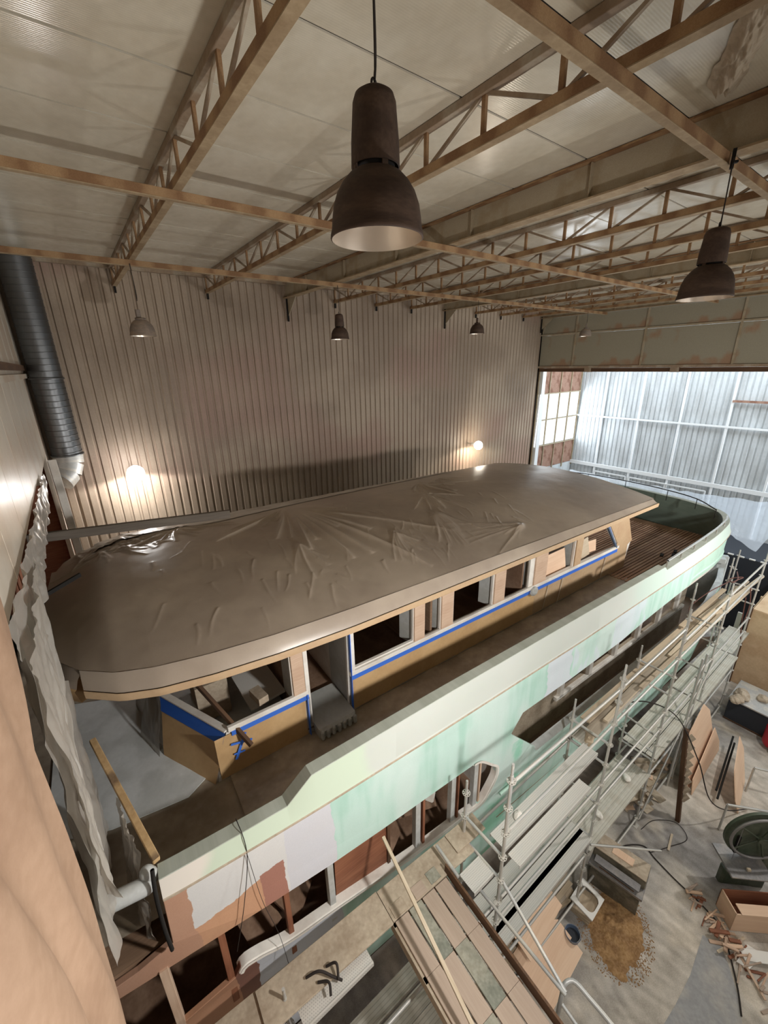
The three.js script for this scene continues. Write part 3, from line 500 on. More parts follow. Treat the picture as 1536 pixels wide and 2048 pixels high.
  part('saloon_cloth', gridG(40, 30, (u, v) => [lerp(3.2, 3.75, u), lerp(4.95, 4.1, v), -4.0 + 0.06 * Math.sin(u * 16 + 2 * v) + 0.05 * fbm(u * 6, v * 4, 3, 0, 0, 441)], (u, v, p) => [p[0], p[1]]), M.primer, yacht, 'white cloth hanging behind the window');
  // dark saloon behind the opening
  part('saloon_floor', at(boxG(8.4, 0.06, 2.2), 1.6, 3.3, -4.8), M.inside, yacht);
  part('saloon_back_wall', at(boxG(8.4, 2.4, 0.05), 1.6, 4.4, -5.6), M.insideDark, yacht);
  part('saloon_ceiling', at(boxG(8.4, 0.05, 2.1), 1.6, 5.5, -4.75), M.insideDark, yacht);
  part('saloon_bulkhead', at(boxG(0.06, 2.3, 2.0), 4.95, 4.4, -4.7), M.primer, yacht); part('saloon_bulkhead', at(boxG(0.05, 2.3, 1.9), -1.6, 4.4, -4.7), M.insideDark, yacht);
  for (const [x, z, r, w] of [[0.5, -4.15, 0.4, 0.5], [1.05, -4.2, 0.75, 0.55], [3.4, -4.3, -0.3, 0.9], [2.75, -4.1, 0.5, 0.4]]) part('saloon_panel', at(boxG(w, 0.5, 0.04), x, 3.95, z, r, 0, -0.7), M.inside, yacht);
}
// side deck on the main level, house side with windows, and the low bulwark aft
{
  part('main_deck', gridG(30, 4, (u, v) => { const x = lerp(5.1, 17.6, u), z0 = x < 12.5 ? -3.63 : planZ(Math.min(x, 16.5)) - 0.2; return [x, 2.78, lerp(x > 15 ? lerp(-3.75, -4.15, (x - 15) / 2.6) : Math.min(z0, -3.63), -6.2, v)]; }, (u, v, p) => [p[0], p[2]]), M.mainDeck, yacht, 'brown dusty side deck');
  const wins = []; for (let k = 0; k < 5; k++) wins.push(rect(8.3 + k * 1.28, 3.68, 9.38 + k * 1.28, 4.5).reverse());
  const hs = part('house_side', at(extrudeXY(rect(5.2, 2.78, 15.4, 5.6), 0.08, wins), 0, 0, -4.42), M.boardTan, yacht, 'tan lower house side with a row of window openings');
  part('house_sill', at(boxG(7.2, 0.1, 0.1, 0.006), 11.6, 3.62, -4.38), M.primer, hs, 'pale sill under the lower windows');
  for (let k = 0; k < 6; k++) part('house_window_post', at(boxG(0.16, 1.0, 0.14, 0.006), 8.2 + k * 1.28, 4.1, -4.4), M.primer, hs);
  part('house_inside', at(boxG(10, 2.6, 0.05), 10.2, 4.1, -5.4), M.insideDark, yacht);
  part('fore_bulkhead', at(boxG(0.06, 2.4, 0.76), 5.14, 4.0, -4.03), M.boardTan, yacht);
  part('low_bulwark_cap', [gridG(60, 1, (u, v) => { const x = lerp(6.0, 17.9, u), z = table([[6, -3.5], [13, -3.52], [15, -3.62], [17, -3.95], [17.9, -4.2]], x); return [x, capLow(x) + 0.012, v ? z - 0.17 : z]; }, (u, v, p) => [p[0], p[2]]),
    gridG(60, 1, (u, v) => { const x = lerp(6.0, 17.9, u), z = table([[6, -3.67], [13, -3.69], [15, -3.79], [17, -4.12], [17.9, -4.37]], x); return [x, v ? 2.78 : capLow(x) + 0.012, z]; }, (u, v, p) => [p[0], p[1]])], M.hullGrey, yacht, 'light grey primed cap of the low bulwark');
  part('hull_aft', gridG(40, 3, (u, v) => { const x = lerp(12.55, 17.9, u), z = table([[12.5, -3.56], [15, -3.62], [17, -3.95], [17.9, -4.2]], x); return [x, lerp(capLow(x) + 0.012, 1.9, v), z - 0.12 * v]; }, (u, v, p) => [p[0], p[1]]), M.bandAft, yacht);
  part('stern_post', [at(boxG(0.5, 0.16, 0.3, 0.03), 18.1, 4.5, -4.45, 0.5), at(boxG(0.16, 2.4, 0.34, 0.03), 18.25, 3.4, -4.4, 0.5)], M.hullGrey, yacht, 'curled grey end of the low bulwark');
  part('hull_bottom', gridG(60, 6, (u, v) => { const x = lerp(-1.3, 17.8, u); const a = v * Math.PI / 2; return [x, 1.9 - 1.3 * Math.sin(a) * 0.9, lerp(-3.68, ZC, 1 - Math.cos(a) * (1 - 0)) ]; }, (u, v, p) => [p[0], p[2]]), M.insideDark, yacht);
  part('transom', gridG(20, 2, (u, v) => [17.9, lerp(4.2, 1.5, v), lerp(-4.3, -10.7, u)], (u, v, p) => [p[2], p[1]]), M.hullGrey, yacht);
  part('far_side', gridG(40, 3, (u, v) => { const x = lerp(-1.3, 17.8, u); return [x, lerp(5.6, 1.9, v), 2 * ZC + 3.6]; }, (u, v, p) => [p[0], p[1]]), M.hullGrey, yacht);
}
// upper deck
{
  const inset = (x) => planZ(Math.max(-7.4, Math.min(16.6, x))) - 0.26;
  part('upper_deck', gridG(100, 8, (u, v) => { const x = lerp(-7, 11.4, u); return [x, 5.75, lerp(inset(x), 2 * ZC - inset(x), v)]; }, (u, v, p) => [p[0], p[2]]), M.deckSheet, yacht, 'side deck under dark dusty plastic');
  part('deck_sheet_folds', gridG(260, 22, (u, v) => { const x = lerp(0.6, 11.3, u), z = lerp(-3.83, -5.08, v); const h = 0.02 + 0.05 * Math.pow(fbm(x * 2.2, z * 5, 4, 0, 0, 411), 1.5) + 0.035 * Math.max(0, Math.sin(z * 21 + fbm(x * 0.8, 0.3, 3, 0, 0, 413) * 9)) * smooth(-5.08, -4.6, z) * 0.6 ; return [x, 5.755 + 0.7 * h, z]; }, (u, v, p) => [p[0], p[2]]), M.deckSheet, yacht);
  part('foredeck_panel', at(extrudeXY([[-1.6, 8.3], [-0.3, 7.75], [0.32, 5.28], [0.02, 5.1], [-0.9, 5.22], [-1.6, 5.5]].reverse(), 0.012).rotateX(-Math.PI / 2), 0, 5.775, 0), M.foredeck, yacht, 'white primed foredeck beside the wheelhouse');
  // teak planks aft, each one a mesh; between the nearest ones the deck is stripped to battens
  const pl = boxG(5.3, 0.028, 0.072, 0.003), bt = boxG(4.4, 0.04, 0.032, 0.003);
  const db = part('deck_base', gridG(40, 6, (u, v) => { const x = lerp(11.2, 16.5, u); return [x, 5.75, lerp(inset(x), 2 * ZC - inset(x), v)]; }, (u, v, p) => [p[0], p[2]]), M.insideDark, yacht);
  for (let k = 0; k < 74; k++) {
    const z = -3.92 - k * 0.097, stripped = z < -5.5 && z > -8.4;
    if (stripped) part('deck_batten', bt, M.teak[(k * 7) % 3], db).position.set(13.75, 5.79, z);
    else part('deck_plank', pl, M.teak[(k * 5) % 3], db).position.set(13.75 - 0.25 * smooth(-4.6, -3.8, z) * 3, 5.785, z);
  }
  for (const [x, z] of [[13.6, -4.75], [13.9, -4.55], [14.2, -4.62]]) part('deck_drain', at(boxG(0.22, 0.03, 0.09, 0.01), x, 5.815, z, 0.3), M.black, db);
  // stern rail and aft side rail
  const railPath = []; for (let i = iAt(10.95); i < planPts.length; i += 6) { const p = planPts[i]; railPath.push([p.x - (p.x > 15.5 ? 0.12 : 0), topY(p.x) + 0.19, p.z - 0.14]); }
  const sideRail = part('side_rail', pathG(railPath.filter((p) => p[0] < 15.6 && p[2] > -4.3), 0.03, 60, 8), M.rail, yacht, 'polished side rail on the aft bulwark');
  for (let k = 0; k < 6; k++) { const x = 11.0 + k * 0.8; part('rail_post', tubeG([x, topY(x), planZ(x) - 0.14], [x, topY(x) + 0.19, planZ(x) - 0.14], 0.018, 8), M.rail, sideRail); }
  const sr = [[15.6, 7.0, -4.25], [16.2, 7.05, -5.0], [16.45, 7.08, -6.0], [16.5, 7.1, -7.5], [16.45, 7.08, -9.0], [16.2, 7.05, -10]];
  const sternRail = part('stern_rail', pathG(sr, 0.018, 50, 8), M.black, yacht, 'thin dark stern rail'); for (const p of sr) part('rail_post', tubeG([p[0], 6.7, p[2]], p, 0.012, 8), M.black, sternRail);
}
// wheelhouse and saloon house on the upper deck
const ROOFY = 7.76, CZ = -5.1;
{
  const winTop = 7.34, holes = [];
  const spans = [[2.82, 4.07, 6.64], [4.36, 4.74, 6.6], [5.1, 6.22, 6.6], [6.62, 7.45, 6.6], [8.1, 9.2, 6.62]];
  for (const [a, b, s] of spans) holes.push([[a, s], [b, s], [b, winTop], [a, winTop]].reverse());
  holes.push([[9.56, 6.62], [11.33, 6.6], [10.63, winTop], [9.56, winTop]].reverse());
  holes.push([[1.98, 5.95], [2.66, 5.95], [2.68, 7.46], [1.98, 7.48]].reverse());
  const g = extrudeXY([[0.42, 5.72], [11.9, 5.72], [12.15, 6.55], [11.7, 7.4], [11.9, 7.8], [1.68, 7.8], [1.68, 6.62], [0.67, 6.62]], 0.06, holes, 0.004);
  const hw = part('house_wall', at(g, 0, 0, CZ), M.primer, yacht, 'white primed window wall of the deckhouse');
  // posts between the openings, pinkish wood faces with grey returns
  for (const [a, b, k] of [[4.09, 4.34, 0], [4.76, 5.07, 1], [6.26, 6.6, 2], [7.62, 8.07, 3], [9.24, 9.52, 4], [1.7, 1.95, 5]]) {
    part('window_post', at(boxG(b - a, 0.86, 0.035, 0.006), (a + b) / 2, 6.98, CZ + 0.012), k === 4 ? M.paperPale : M.woodPink, hw, 'bare pinkish timber post');
    part('post_return', at(boxG(0.04, 0.9, 0.34), k === 5 ? a : a + 0.0, 6.98, CZ - 0.2, k === 5 ? 0 : 0.25), M.primerGrey, hw);
  }
  part('window_post', at(boxG(0.1, 0.86, 0.035, 0.006), 7.5, 6.98, CZ - 0.05), M.wood[2], hw);
  part('window_sill', [at(boxG(8.72, 0.085, 0.06, 0.006), 7.06, 6.575, CZ + 0.015), at(boxG(1.24, 0.085, 0.06, 0.006), 1.3, 6.62, CZ + 0.015)], M.primer, hw, 'white sill strip');
  part('door_jamb', at(boxG(0.075, 0.92, 0.05, 0.005), 2.755, 7.0, CZ + 0.014), M.primer, hw); part('door_jamb', at(boxG(0.07, 0.95, 0.05, 0.005), 1.93, 7.0, CZ + 0.014), M.primer, hw);
  // blue masking tape
  part('masking_tape', [barG([2.72, 6.49, CZ + 0.035], [11.35, 6.485, CZ + 0.035], 0.012, 0.09)], M.tape, yacht, 'blue masking tape under the windows');
  part('masking_tape', barG([0.72, 6.54, CZ + 0.035], [1.93, 6.54, CZ + 0.035], 0.012, 0.09), M.tape, yacht, 'blue masking tape beside the doorway'); part('masking_tape', barG([1.9, 5.75, CZ + 0.035], [1.9, 6.6, CZ + 0.035], 0.012, 0.06), M.tape, yacht); part('masking_tape', barG([2.71, 5.85, CZ + 0.045], [2.71, 7.4, CZ + 0.045], 0.012, 0.06), M.tape, yacht);
  part('masking_tape', [barG([11.36, 6.52, CZ + 0.02], [10.68, 7.36, CZ + 0.02], 0.014, 0.05)], M.tapeDeep, yacht);
  part('corner_window_frame', [barG([11.27, 6.6, CZ + 0.03], [10.6, 7.38, CZ + 0.03], 0.05, 0.05)], M.blue, yacht);
  // masking paper with soft creases
  const paperG = (x0, x1, y0f, y1f, s, pull) => gridG(Math.ceil((x1 - x0) / 0.04), 18, (u, v) => { const x = lerp(x0, x1, u), y = lerp(y0f(x), y1f(x), v); let d = 0.012 + 0.02 * (fbm(x * 1.5, y * 2, 4, 0, 0, s) - 0.4);
    for (const [px, py, k, r] of pull) { const a = Math.atan2(y - py, x - px), q = Math.hypot(x - px, y - py); d += 0.014 * Math.max(0, Math.sin(a * k + vnoise(a * 4, 1, 0, 0, s) * 5)) * Math.exp(-q / r) * smooth(0.02, 0.12, q); }
    return [x, y, CZ + 0.006 + d]; }, (u, v, p) => [p[0], p[1]]);
  part('masking_paper', paperG(2.74, 7.75, () => 5.8, () => 6.475, 421, [[3.6, 6.5, 22, 0.35], [6.6, 6.45, 18, 0.3], [5.4, 5.85, 14, 0.4]]), M.paper, yacht, 'brown masking paper below the windows');
  part('masking_paper', paperG(7.7, 11.95, (x) => 5.8, (x) => x < 11.3 ? 6.47 : 6.9, 423, [[8.2, 6.45, 14, 0.3], [9.8, 6.4, 12, 0.3]]), M.paperPale, yacht, 'pale brown masking paper on the aft part');
  part('masking_paper', at(extrudeXY([[11.4, 6.5], [11.95, 6.5], [12.16, 6.58], [11.72, 7.42], [11.85, 7.76], [10.7, 7.76], [10.72, 7.42], [11.42, 6.58]], 0.012), 0, 0, CZ + 0.022), M.paperPale, yacht, 'paper over the raked aft pillar');
  part('masking_paper', paperG(0.48, 1.87, (x) => 5.78, (x) => 6.53, 425, [[0.85, 6.5, 16, 0.3], [1.4, 6.5, 14, 0.3]]), M.paper, yacht, 'brown masking paper beside the doorway');
  part('paper_tape', [0.0, 0.62, 2.7].map((k) => barG([8.05 + k * 0.95, 5.8, CZ + 0.05], [8.2 + k * 0.95, 6.45, CZ + 0.045], 0.006, 0.035)), M.wood[2], yacht);
  part('tape_cross', [barG([0.72, 6.05, CZ + 0.05], [0.9, 6.46, CZ + 0.05], 0.006, 0.04), barG([0.68, 6.36, CZ + 0.052], [0.98, 6.28, CZ + 0.052], 0.006, 0.035), barG([0.7, 6.16, CZ + 0.052], [0.86, 6.14, CZ + 0.052], 0.006, 0.025)], M.tape, yacht, 'scribble of blue tape strips');
  part('rag', (() => { const g2 = new THREE.IcosahedronGeometry(0.1, 3); const p = g2.attributes.position; for (let i = 0; i < p.count; i++) { const k = 0.7 + 0.6 * fbm(p.getX(i) * 20, p.getY(i) * 20 + p.getZ(i) * 9, 3, 0, 0, 431); p.setXYZ(i, p.getX(i) * k * 1.3, p.getY(i) * k * 1.2, p.getZ(i) * k * 0.6); } g2.computeVertexNormals(); return at(g2, 7.6, 6.5, CZ + 0.07); })(), M.primerGrey, yacht, 'crumpled rag stuffed at the sill');
  // raked front of the wheelhouse
  const front = (y0, y1, z0, z1, x0, x1) => 0;
  const P = { b0: [0.42, 5.76, -5.1], b1: [-0.13, 5.76, -6.07], b2: [-0.42, 5.76, -7.5], t0: [0.68, 6.6, -5.1], t1: [0.02, 6.6, -6.45], t2: [-0.25, 6.6, -7.5] };
  const quad = (a, b, c, d, n = 10, amp = 0, s = 1) => gridG(n, n, (u, v) => { const q = [0, 1, 2].map((k) => lerp(lerp(a[k], b[k], u), lerp(d[k], c[k], u), v)); q[0] -= amp * (fbm(u * 4 + s, v * 3, 3, 0, 0, 437) - 0.3); return q; }, (u, v, p) => [p[2], p[1]]);
  part('front_wall', [quad(P.b0, P.b1, P.t1, P.t0), quad(P.b1, P.b2, P.t2, P.t1)], M.primer, yacht);
  const off = (p, dx, dz) => [p[0] + dx, p[1], p[2] + dz], low = (p, q, t) => [0, 1, 2].map((k) => lerp(p[k], q[k], t));
  part('front_masking_paper', quad(off(P.b0, -0.03, 0.02), off(P.b1, -0.03, 0.02), low(off(P.b1, -0.03, 0.02), off(P.t1, -0.03, 0.02), 0.85), low(off(P.b0, -0.03, 0.02), off(P.t0, -0.03, 0.02), 0.75), 14, 0.02), M.paper, yacht, 'brown paper on the wheelhouse front');
  part('front_masking_tape', quad(low(off(P.b0, -0.04, 0.02), off(P.t0, -0.04, 0.02), 0.74), low(off(P.b1, -0.04, 0.02), off(P.t1, -0.04, 0.02), 0.74), off(P.t1, -0.04, 0.02), off(P.t0, -0.04, 0.02)), M.tapeDeep, yacht, 'wide blue tape band on the wheelhouse front');
  part('front_sill', [barG(off(P.t0, -0.01, 0), off(P.t1, -0.01, 0), 0.1, 0.03, 0.004), barG(off(P.t1, -0.01, 0), off(P.t2, -0.01, 0), 0.1, 0.03, 0.004)], M.primer, yacht, 'white windscreen sill');
  part('windscreen_post', barG([0.02, 6.6, -6.45], [0.4, 7.8, -6.4], 0.06, 0.05), M.woodPink, yacht);
  part('console_cover', [at(boxG(0.6, 0.05, 1.0, 0.02), 1.42, 6.3, -6.1, 0.05, 0.1)], M.white, yacht, 'white cover lying inside the wheelhouse');
  part('front_film', quad([-0.2, 5.77, -6.05], [-0.4, 5.78, -6.7], [-0.05, 6.75, -7.0], [0.0, 6.6, -6.4], 16, 0.1, 3), M.film, yacht, 'clear plastic bunched by the windscreen');
  // inside of the deckhouse
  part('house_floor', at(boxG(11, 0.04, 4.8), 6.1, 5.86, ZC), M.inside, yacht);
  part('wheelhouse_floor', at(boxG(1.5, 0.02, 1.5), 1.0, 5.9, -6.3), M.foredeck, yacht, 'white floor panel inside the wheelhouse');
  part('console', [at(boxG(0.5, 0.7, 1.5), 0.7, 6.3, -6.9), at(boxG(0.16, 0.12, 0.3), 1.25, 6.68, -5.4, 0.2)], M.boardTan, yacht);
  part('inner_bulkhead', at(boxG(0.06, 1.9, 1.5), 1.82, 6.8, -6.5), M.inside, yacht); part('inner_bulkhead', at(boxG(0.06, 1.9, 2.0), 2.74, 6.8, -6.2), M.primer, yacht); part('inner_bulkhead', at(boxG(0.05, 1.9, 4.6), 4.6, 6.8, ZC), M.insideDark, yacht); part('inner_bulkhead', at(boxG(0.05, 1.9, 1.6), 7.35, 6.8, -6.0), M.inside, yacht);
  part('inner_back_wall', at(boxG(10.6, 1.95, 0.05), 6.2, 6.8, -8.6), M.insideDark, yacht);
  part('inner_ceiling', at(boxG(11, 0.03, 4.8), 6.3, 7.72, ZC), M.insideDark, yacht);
  part('stored_board', at(boxG(0.98, 0.62, 0.02), 8.62, 6.78, CZ - 0.16, 0, 0.02, -0.15), M.ply, yacht, 'plywood board standing behind the window');
  part('stored_board', at(boxG(0.55, 0.5, 0.02), 9.95, 6.82, CZ - 0.2, 0, 0.12, -0.15), M.wood[2], yacht); part('stored_board', at(boxG(0.42, 0.32, 0.02), 10.45, 6.76, CZ - 0.24, 0, -0.06, -0.15), M.ply, yacht);
  part('far_house_wall', at(boxG(11.2, 2.0, 0.06), 6.3, 6.75, 2 * ZC - CZ), M.primer, yacht);
  // doorway: rounded white step with drips of foam
  const step = part('door_step', at(boxG(0.68, 0.2, 0.9, 0.04), 2.32, 5.86, -5.3), M.primerGrey, yacht, 'rounded door step with filler');
  for (let k = 0; k < 7; k++) part('filler_bead', at(new THREE.CapsuleGeometry(0.035, 0.1, 4, 8), 2.02 + k * 0.1, 5.86 - 0.01 * (k % 2), -4.84), M.primerGrey, step);
  part('door_reveal', [at(boxG(0.04, 1.55, 0.7), 2.7, 6.7, -5.45), at(boxG(0.04, 1.55, 0.5), 1.94, 6.7, -5.35)], M.primerGrey, yacht);
}
// roof slab with paper-covered edge
const roofEdge = (x) => table([[-1.1, -6.2], [-1.0, -5.85], [-0.75, -5.45], [-0.4, -5.15], [0, -4.98], [0.6, -4.86], [1.4, -4.78], [2.6, -4.74], [12.1, -4.72]], x);
const edgeY = (x) => table([[-1.1, 8.12], [0, 8.12], [2, 8.08], [6, 8.03], [12, 7.93]], x);
{
  const side = (rows, n = 160) => gridG(n, rows.length - 1, (u, v) => { const x = lerp(-0.75, 12.1, u), r = rows[Math.round(v * (rows.length - 1))]; return [x, r[1](x), roofEdge(x) + r[0]]; }, (u, v, p) => [p[0], p[1]]);
  const low = (x) => table([[-0.75, 7.82], [0.5, 7.8], [2.5, 7.76], [12.1, 7.75]], x);
  part('roof_edge_sheet', side([[0.0, edgeY], [0.09, (x) => lerp(low(x), edgeY(x), 0.6)], [0.13, (x) => low(x) + 0.1]]), M.sheet, yacht, 'dusty sheet over the sloping roof edge');
  part('roof_fascia', [side([[0.15, (x) => low(x) + 0.1], [0.17, (x) => low(x) + 0.09], [0.16, low]]), side([[0.16, low], [-0.42, (x) => low(x) - 0.0]])], M.paperPale, yacht, 'roof edge strip wrapped in brown paper');
  part('nose_underside', gridG(24, 8, (u, v) => { const th = lerp(0, Math.PI, u), z = ZC + Math.cos(th) * 2.05, x = -0.72 - 0.45 * Math.sin(th); return [lerp(x, 0.6, v), lerp(8.0, 7.66, Math.min(1, v * 2.2)), z]; }, (u, v, p) => [p[0], p[2]]), M.paper, yacht, 'paper-covered underside of the roof nose');
  const noseP = [[-0.72, -5.46], [-0.9, -5.68], [-1.05, -5.98], [-1.13, -6.4], [-1.17, -7.0], [-1.18, -7.5]].flatMap((p, i, l) => [p]), noseAll = noseP.concat(noseP.slice(0, -1).reverse().map((p) => [p[0], 2 * ZC - p[1]])), noseC = new THREE.CatmullRomCurve3(noseAll.map((p) => V3(p[0], 0, p[1]))).getSpacedPoints(60);
  const noseRow = (rows) => gridG(60, rows.length - 1, (u, v) => { const p = noseC[Math.round(u * 60)], r = rows[Math.round(v * (rows.length - 1))], dx = p.x - 1.4, dz = (p.z - ZC) * 0.9, l = Math.hypot(dx, dz); return [p.x + dx / l * r[0], r[1], p.z + dz / l * r[0]]; }, (u, v, p) => [p[2], p[1]]);
  part('nose_face', noseRow([[0, 8.13], [0.09, 8.02], [0.13, 7.92]]), M.sheet, yacht, 'dusty sheet wrapped over the roof nose'); part('nose_fascia', noseRow([[0.13, 7.92], [0.16, 7.91], [0.12, 7.72], [-0.25, 7.68]]), M.paper, yacht, 'paper-covered front of the roof nose');
  part('aft_fascia', gridG(40, 2, (u, v) => { const z = lerp(-4.72, 2 * ZC + 4.72, u), k = (z - ZC) / 2.78; return [12.1 + 0.04 * v, 7.93 + 0.2 * (1 - k * k) - 0.17 * v, z]; }, (u, v, p) => [p[2], p[1]]), M.paperPale, yacht);
}
// plastic sheet draped over the roof, with folds gathered at a few points
{
  const folds = [];
  const fan = (x0, z0, n, a0, a1, l0, l1, h, w, s) => { for (let i = 0; i < n; i++) { const a = lerp(a0, a1, (i + 0.6 * (hash(i, s) - 0.5)) / Math.max(1, n - 1)), l = lerp(l0, l1, hash(i, s + 1)), d = 0.04 + 0.22 * hash(i, s + 3); folds.push([x0 + Math.cos(a) * d, z0 + Math.sin(a) * d, x0 + Math.cos(a) * l, z0 + Math.sin(a) * l, h * (0.5 + hash(i, s + 2)), w * (0.7 + 0.6 * hash(i, s + 4))]); } };
  // angles: 0 points aft, +90 degrees points to the near side
  fan(3.25, -8.95, 13, 0.55, 2.75, 0.7, 2.3, 0.1, 0.06, 501); fan(3.3, -8.95, 6, 0.95, 1.75, 2.4, 4.2, 0.11, 0.06, 507);
  fan(0.95, -9.3, 16, 0.05, 3.0, 0.5, 1.6, 0.06, 0.05, 511); fan(7.3, -8.9, 12, 0.3, 2.6, 0.5, 1.5, 0.08, 0.05, 521); fan(6.7, -7.9, 12, 0.7, 2.5, 0.4, 1.3, 0.04, 0.045, 531);
  fan(5.9, -6.7, 16, 1.2, 2.3, 0.6, 1.6, 0.03, 0.045, 541); fan(4.6, -6.4, 10, 1.3, 2.2, 0.5, 1.3, 0.03, 0.04, 551); fan(2.7, -6.9, 7, 1.3, 2.0, 0.5, 1.4, 0.03, 0.045, 561); fan(7.4, -5.3, 12, 2.7, 3.6, 0.6, 2.0, 0.022, 0.04, 571); fan(-0.1, -9.5, 14, 0.0, 1.6, 0.3, 1.2, 0.035, 0.04, 581); fan(8.3, -9.3, 8, 0.6, 2.6, 0.3, 1.0, 0.03, 0.04, 587);
  for (let i = 0; i < 150; i++) { const x = rr(0.3, 8.5), z = rr(-9.6, -5.3), a = rr(1.1, 2.2), l = rr(0.2, 0.7); folds.push([x, z, x + Math.cos(a) * l, z + Math.sin(a) * l, rr(0.006, 0.015), rr(0.018, 0.03)]); }
  for (let i = 0; i < 60; i++) { const a = rr(0.3, 2.9), x = rr(-0.8, 0.6), z = rr(-9.6, -8.4), l = rr(0.2, 0.7); folds.push([x, z, x + Math.cos(a) * l, z + Math.sin(a) * l, rr(0.015, 0.035), rr(0.03, 0.05)]); }
  const cell = new Map(); for (const f of folds) { const x0 = Math.floor((Math.min(f[0], f[2]) - 0.2) * 2), x1 = Math.floor((Math.max(f[0], f[2]) + 0.2) * 2); for (let c = x0; c <= x1; c++) { if (!cell.has(c)) cell.set(c, []); cell.get(c).push(f); } }
  const foldH = (x, z) => { let h = 0; const soft = (q) => 0.085 * Math.tanh(q / 0.085); for (const [a, b, c, d, H, w] of cell.get(Math.floor(x * 2)) ?? []) { const dx = c - a, dz = d - b, L2 = dx * dx + dz * dz, t = clamp(((x - a) * dx + (z - b) * dz) / L2), bend = 0.03 * Math.sin(t * 3 + a * 7), L = Math.sqrt(L2); const q = Math.hypot(x - a - dx * t + dz / L * bend, z - b - dz * t - dx / L * bend); if (q < 3 * w) h += H * Math.exp(-q / w * 1.6) * Math.sqrt(Math.max(0, 1 - t)); } return soft(h); };
  const surf = (x, z) => { const half = roofEdge(x) - ZC, k = clamp(Math.abs(z - ZC) / Math.max(0.3, half)); const nose = smooth(-1.2, -0.3, x); return edgeY(x) + 0.015 + (0.2 + 0.08 * nose) * (1 - k * k) * (0.3 + 0.7 * nose) + foldH(x, z) + 0.012 * (fbm(x * 1.6, z * 1.6, 4, 0, 0, 591) - 0.5); };
  const g = gridG(640, 280, (u, v) => { const x = lerp(-1.16, 12.12, u), e = roofEdge(x) + 0.01, z = lerp(e, 2 * ZC - e, v); return [x, surf(x, z), z]; }, (u, v, p) => [p[0], p[2]]);
  const t = onYacht(thing('roof_dust_sheet', 'grey-brown dusty plastic sheet draped over the yacht roof', 'plastic sheet'));
  part('sheet_top', g, M.sheet, t);
  // rolled border of the sheet round the nose
  part('sheet_far_border', gridG(260, 14, (u, v) => { const x = lerp(-0.5, 9.6, u), e = 2 * ZC - roofEdge(x), w = table([[-0.5, 0.9], [1.5, 1.0], [4, 0.6], [7, 0.35], [9.6, 0.15]], x), z = e + w * v, f = fbm(x * 3, z * 5, 4, 0, 0, 598); return [x, surf(x, z) + 0.012 + 0.07 * Math.abs(f - 0.5) * smooth(1.05, 0.6, v) + 0.05 * smooth(1.6, -0.4, x) * f, z]; }, (u, v, p) => [p[0], p[2]]), M.sheetPale, t, 'paler crumpled border of the sheet along the far side');  // paler: clean plastic, with wall-lamp light put into its colour
}

